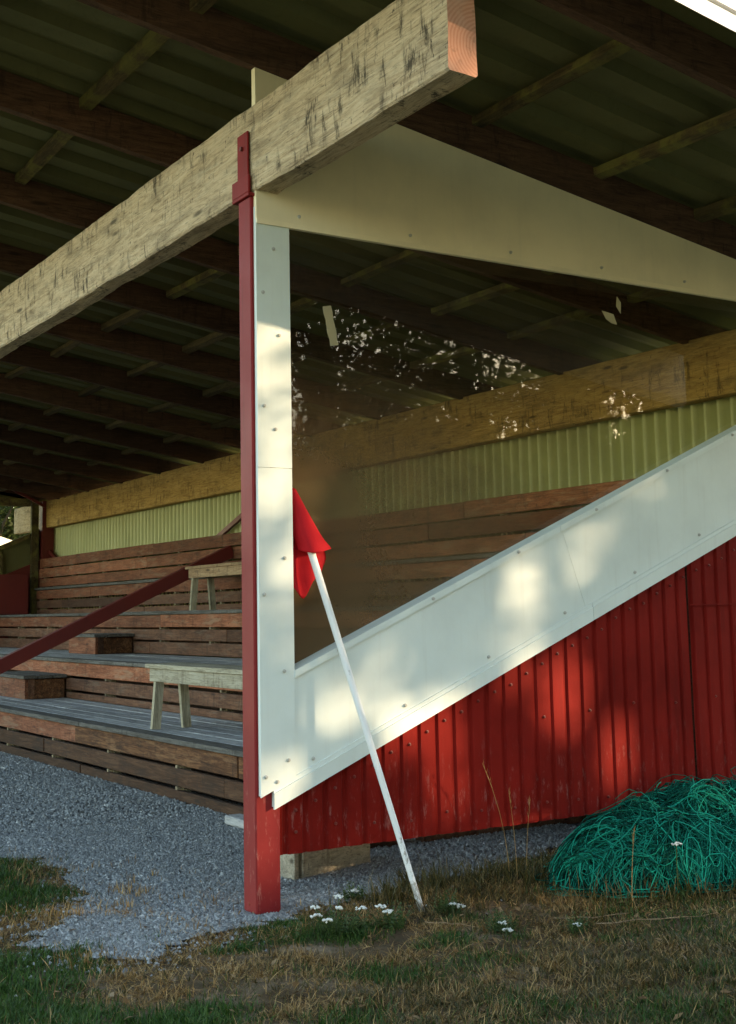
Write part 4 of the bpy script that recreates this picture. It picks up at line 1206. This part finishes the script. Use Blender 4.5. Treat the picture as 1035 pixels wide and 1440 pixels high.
def tree(x, y, H, rad, nleaf, seed, label, z0=2.2, leaf=0.14, mat='leaf', group='trees opposite the end wall', lump=30):
    r2 = np.random.default_rng(seed)
    root = empty('tree', (x, y, 0), label, 'tree', group)
    cl = []
    for k_ in range(lump):
        u = r2.uniform(0, 1); zz = z0 + (H - z0) * u
        rmax = rad * math.sin(math.pi * min(0.97, 0.18 + 0.80 * u)) ** 0.7
        a = r2.uniform(0, 6.28); q = rmax * math.sqrt(r2.uniform(0.02, 1)) * 0.85
        cl.append((x + q * math.cos(a), y + q * math.sin(a), zz, rad * r2.uniform(0.26, 0.46)))
    cl = np.array(cl)
    mb = MB()
    tp = [Vector((x + 0.15 * math.sin(t * 3 + seed), y + 0.15 * math.cos(t * 2 + seed), H * 0.85 * t - 0.1)) for t in np.linspace(0, 1, 9)]
    mb.tube(tp, [0.26 * (1 - 0.85 * t) + 0.02 for t in np.linspace(0, 1, 9)], 9)
    mb.build('trunk', M['bark'], root, smooth=True, loc=(x, y, 0))
    lm = MB()
    def sunny(p):
        t0 = p.x / SUN.x; yy, zz = p.y - SUN.y * t0, p.z - SUN.z * t0
        return any(((yy - cy) / (ry_ + 0.15)) ** 2 + ((zz - cz) / (rz_ + 0.15)) ** 2 < 1 for cy, cz, ry_, rz_, s_ in LIT)
    for c in cl:
        f_ = min(0.9, max(0.12, (c[2] - 1.0) / (H * 0.85) * 0.8)); p0 = tp[int(f_ * 8)]
        p2 = Vector(c[:3]); p1 = (p0 + p2) / 2 + Vector((0, 0, 0.25))
        if not any(sunny(p0.lerp(p1, q)) or sunny(p1.lerp(p2, q)) for q in (0, .25, .5, .75, 1)):
            lm.tube([p0, p1, p2], [0.07, 0.045, 0.015], 5)
    if lm.v: lm.build('limbs', M['bark'], root, smooth=True, loc=(x, y, 0))
    w = cl[:, 3] ** 2.2; pick = r2.choice(len(cl), nleaf, p=w / w.sum())
    d = r2.normal(0, 1, (nleaf, 3)); d /= np.linalg.norm(d, axis=1)[:, None]
    rr_ = cl[pick, 3] * r2.uniform(0, 1, nleaf) ** 0.45
    P = cl[pick, :3] + d * rr_[:, None] * np.array([1, 1, 0.8])
    crowns.append((root, P, leaf, mat, (x, y, 0)))
TREES = [(13.0, 8.4, 10.5, 2.9, 40000, 'leafy tree mirrored at the left of the window glass'),
         (13.2, 11.5, 11.5, 2.8, 40000, 'leafy tree mirrored near the middle of the glass with sky gaps'),
         (12.6, 17.3, 11.5, 3.1, 58000, 'dense dark tree mirrored at the right of the window glass'),
         (13.4, 20.6, 11.0, 3.0, 46000, 'dense dark tree at the far right of the mirrored row'),
         (18.5, 19.6, 13.0, 3.6, 58000, 'tall tree behind the mirrored row, nearer the stand'),
         (17.5, 25.5, 12.5, 3.6, 22000, 'tall tree at the far end behind the mirrored row'),
         (13.5, 24.6, 11.0, 3.0, 16000, 'last tree of the mirrored row, level with the rear wall'),
         (15.0, 4.2, 11.5, 3.2, 36000, 'unseen broad tree added beside the mirrored row to block sky light'),  # this and the next two are added unseen, dimming sky light on the wall
         (16.5, -0.8, 12.0, 3.4, 34000, 'unseen broad tree added to darken the red end wall it faces'),
         (18.0, -6.5, 12.0, 3.4, 32000, 'unseen broad tree added farthest from the mirrored row to block sky light'),
         (16.5, 14.6, 9.0, 2.8, 30000, 'low broad tree between the two mirrored rows'),
         (20.5, 25.8, 13.5, 3.9, 50000, 'tallest dense tree, added at the back right to thicken the shade'),  # added to block more sun from the end wall
         (19.0, 10.8, 9.5, 2.6, 16000, 'thin tree added at the back left to fill a mirrored sky gap')]  # added to cover bright sky mirrored at the left of the pane
for i, (x, y, H, rad, nl, lab) in enumerate(TREES):
    tree(x, y, H, rad, nl if y > 5 else nl // 2, 40 + i, lab, leaf=0.14 if y > 5 else 0.21)
tree(-30.0, 7.2, 9, 2.6, 14000, 77, 'sunlit tree glimpsed through the far end window', group=None, leaf=0.22)
r4 = np.random.default_rng(4)
allY, allZ, allA = [], [], []
for root, P, leaf, mat, loc in crowns[:-1]:
    yw, zw = sun_spot(P); allY.append(yw); allZ.append(zw); allA.append(np.full(len(P), LEAF_AREA * 0.89 * leaf * leaf * 0.5 / 0.65))
allY, allZ, allA = map(np.concatenate, (allY, allZ, allA))
keepf = []
for cy, cz, ry_, rz_, T_ in LIT:
    m = ((allY - cy) / ry_) ** 2 + ((allZ - cz) / rz_) ** 2 < 1
    lai = allA[m].sum() / (math.pi * ry_ * rz_)
    keepf.append(min(1.0, -math.log(T_) / max(lai, 1e-3)))
VC = np.array([-6.328 - 0.2, -3.29, 1.6])
for root, P, leaf, mat, loc in crowns:
    n_ = len(P); yw, zw = sun_spot(P); kill = np.zeros(n_, bool); u_ = r4.uniform(0, 1, n_)
    brk = (vnoise(yw, zw * 0.6, 7.0, 61) - 0.42) * 2.6 + (vnoise(yw, zw * 0.7, 15.0, 62) - 0.5) * 1.2
    for (cy, cz, ry_, rz_, T_), kf in zip(LIT, keepf):
        w_ = 0.3 if T_ > 0.9 else 1.0
        kill |= (((yw - cy) / (ry_ * 1.25)) ** 2 + ((zw - cz) / (rz_ * 1.25)) ** 2 + brk * w_ < 1) & (u_ > kf)
    # the near crowns are thin where sky shows between the leaves in the glass
    tv = (-0.1 - VC[0]) / (P[:, 0] - VC[0]); yv = VC[1] + (P[:, 1] - VC[1]) * tv; zv = VC[2] + (P[:, 2] - VC[2]) * tv
    for cy, cz, ry_, rz_, kf in ((1.15, 2.9, 1.1, 0.68, 0.47), (1.6, 2.5, 0.55, 0.35, 0.30), (0.5, 3.2, 0.35, 0.3, 0.38)):
        kill |= (((yv - cy) / ry_) ** 2 + ((zv - cz) / rz_) ** 2 < 1) & (u_ > kf)
    P = P[~kill]; n_ = len(P)
    a = r4.normal(0, 1, (n_, 3)); a /= np.linalg.norm(a, axis=1)[:, None]
    b = np.cross(a, r4.normal(0, 1, (n_, 3))); b /= np.linalg.norm(b, axis=1)[:, None]
    s_ = leaf * r4.uniform(0.6, 1.25, n_)[:, None]
    V = np.stack([P - a * s_ * 0.5, P + b * s_ * 0.3, P + a * s_ * 0.5, P - b * s_ * 0.3], 1).reshape(-1, 3)
    nmesh('crown', V, np.arange(n_ * 4).reshape(-1, 4), M[mat], root, loc=loc)
# far hedge behind the mirrored trees
r3 = np.random.default_rng(99); nH = 46000
t = r3.uniform(0, 1, nH); P = np.stack([34 - 22 * t + r3.normal(0, 0.8, nH), 8 + 34 * t + r3.normal(0, 0.8, nH), r3.uniform(0, 1, nH) ** 0.8 * (6.3 + 1.0 * np.clip((t - 0.40) * 12, 0, 1) + 0.7 * np.sin(t * 23) + 0.5 * np.sin(t * 61))], -1)
a = r3.normal(0, 1, (nH, 3)); a /= np.linalg.norm(a, axis=1)[:, None]; b = np.cross(a, r3.normal(0, 1, (nH, 3))); b /= np.linalg.norm(b, axis=1)[:, None]
V = np.stack([P - a * 0.3, P + b * 0.2, P + a * 0.3, P - b * 0.2], 1).reshape(-1, 3)
tag(nmesh('far_wood', V, np.arange(nH * 4).reshape(-1, 4), M['leaf']), 'far dark wood behind the mirrored trees', 'wood', kind='stuff')

# ---- white roofed shed seen through the far window
shed = empty('shed', (-24, 6, 0), 'white roofed shed glimpsed through the far end window', 'shed')
quad_panel([(4.4, 0.0), (6.6, 0.0), (6.6, 2.7), (4.4, 3.4)], -26, -23.2, 'wall', M['roof'], shed)
quad_panel([(3.6, 3.72), (6.8, 2.72), (6.8, 3.02), (3.6, 4.02)], -26.3, -23.0, 'white_roof', M['barge'], shed)
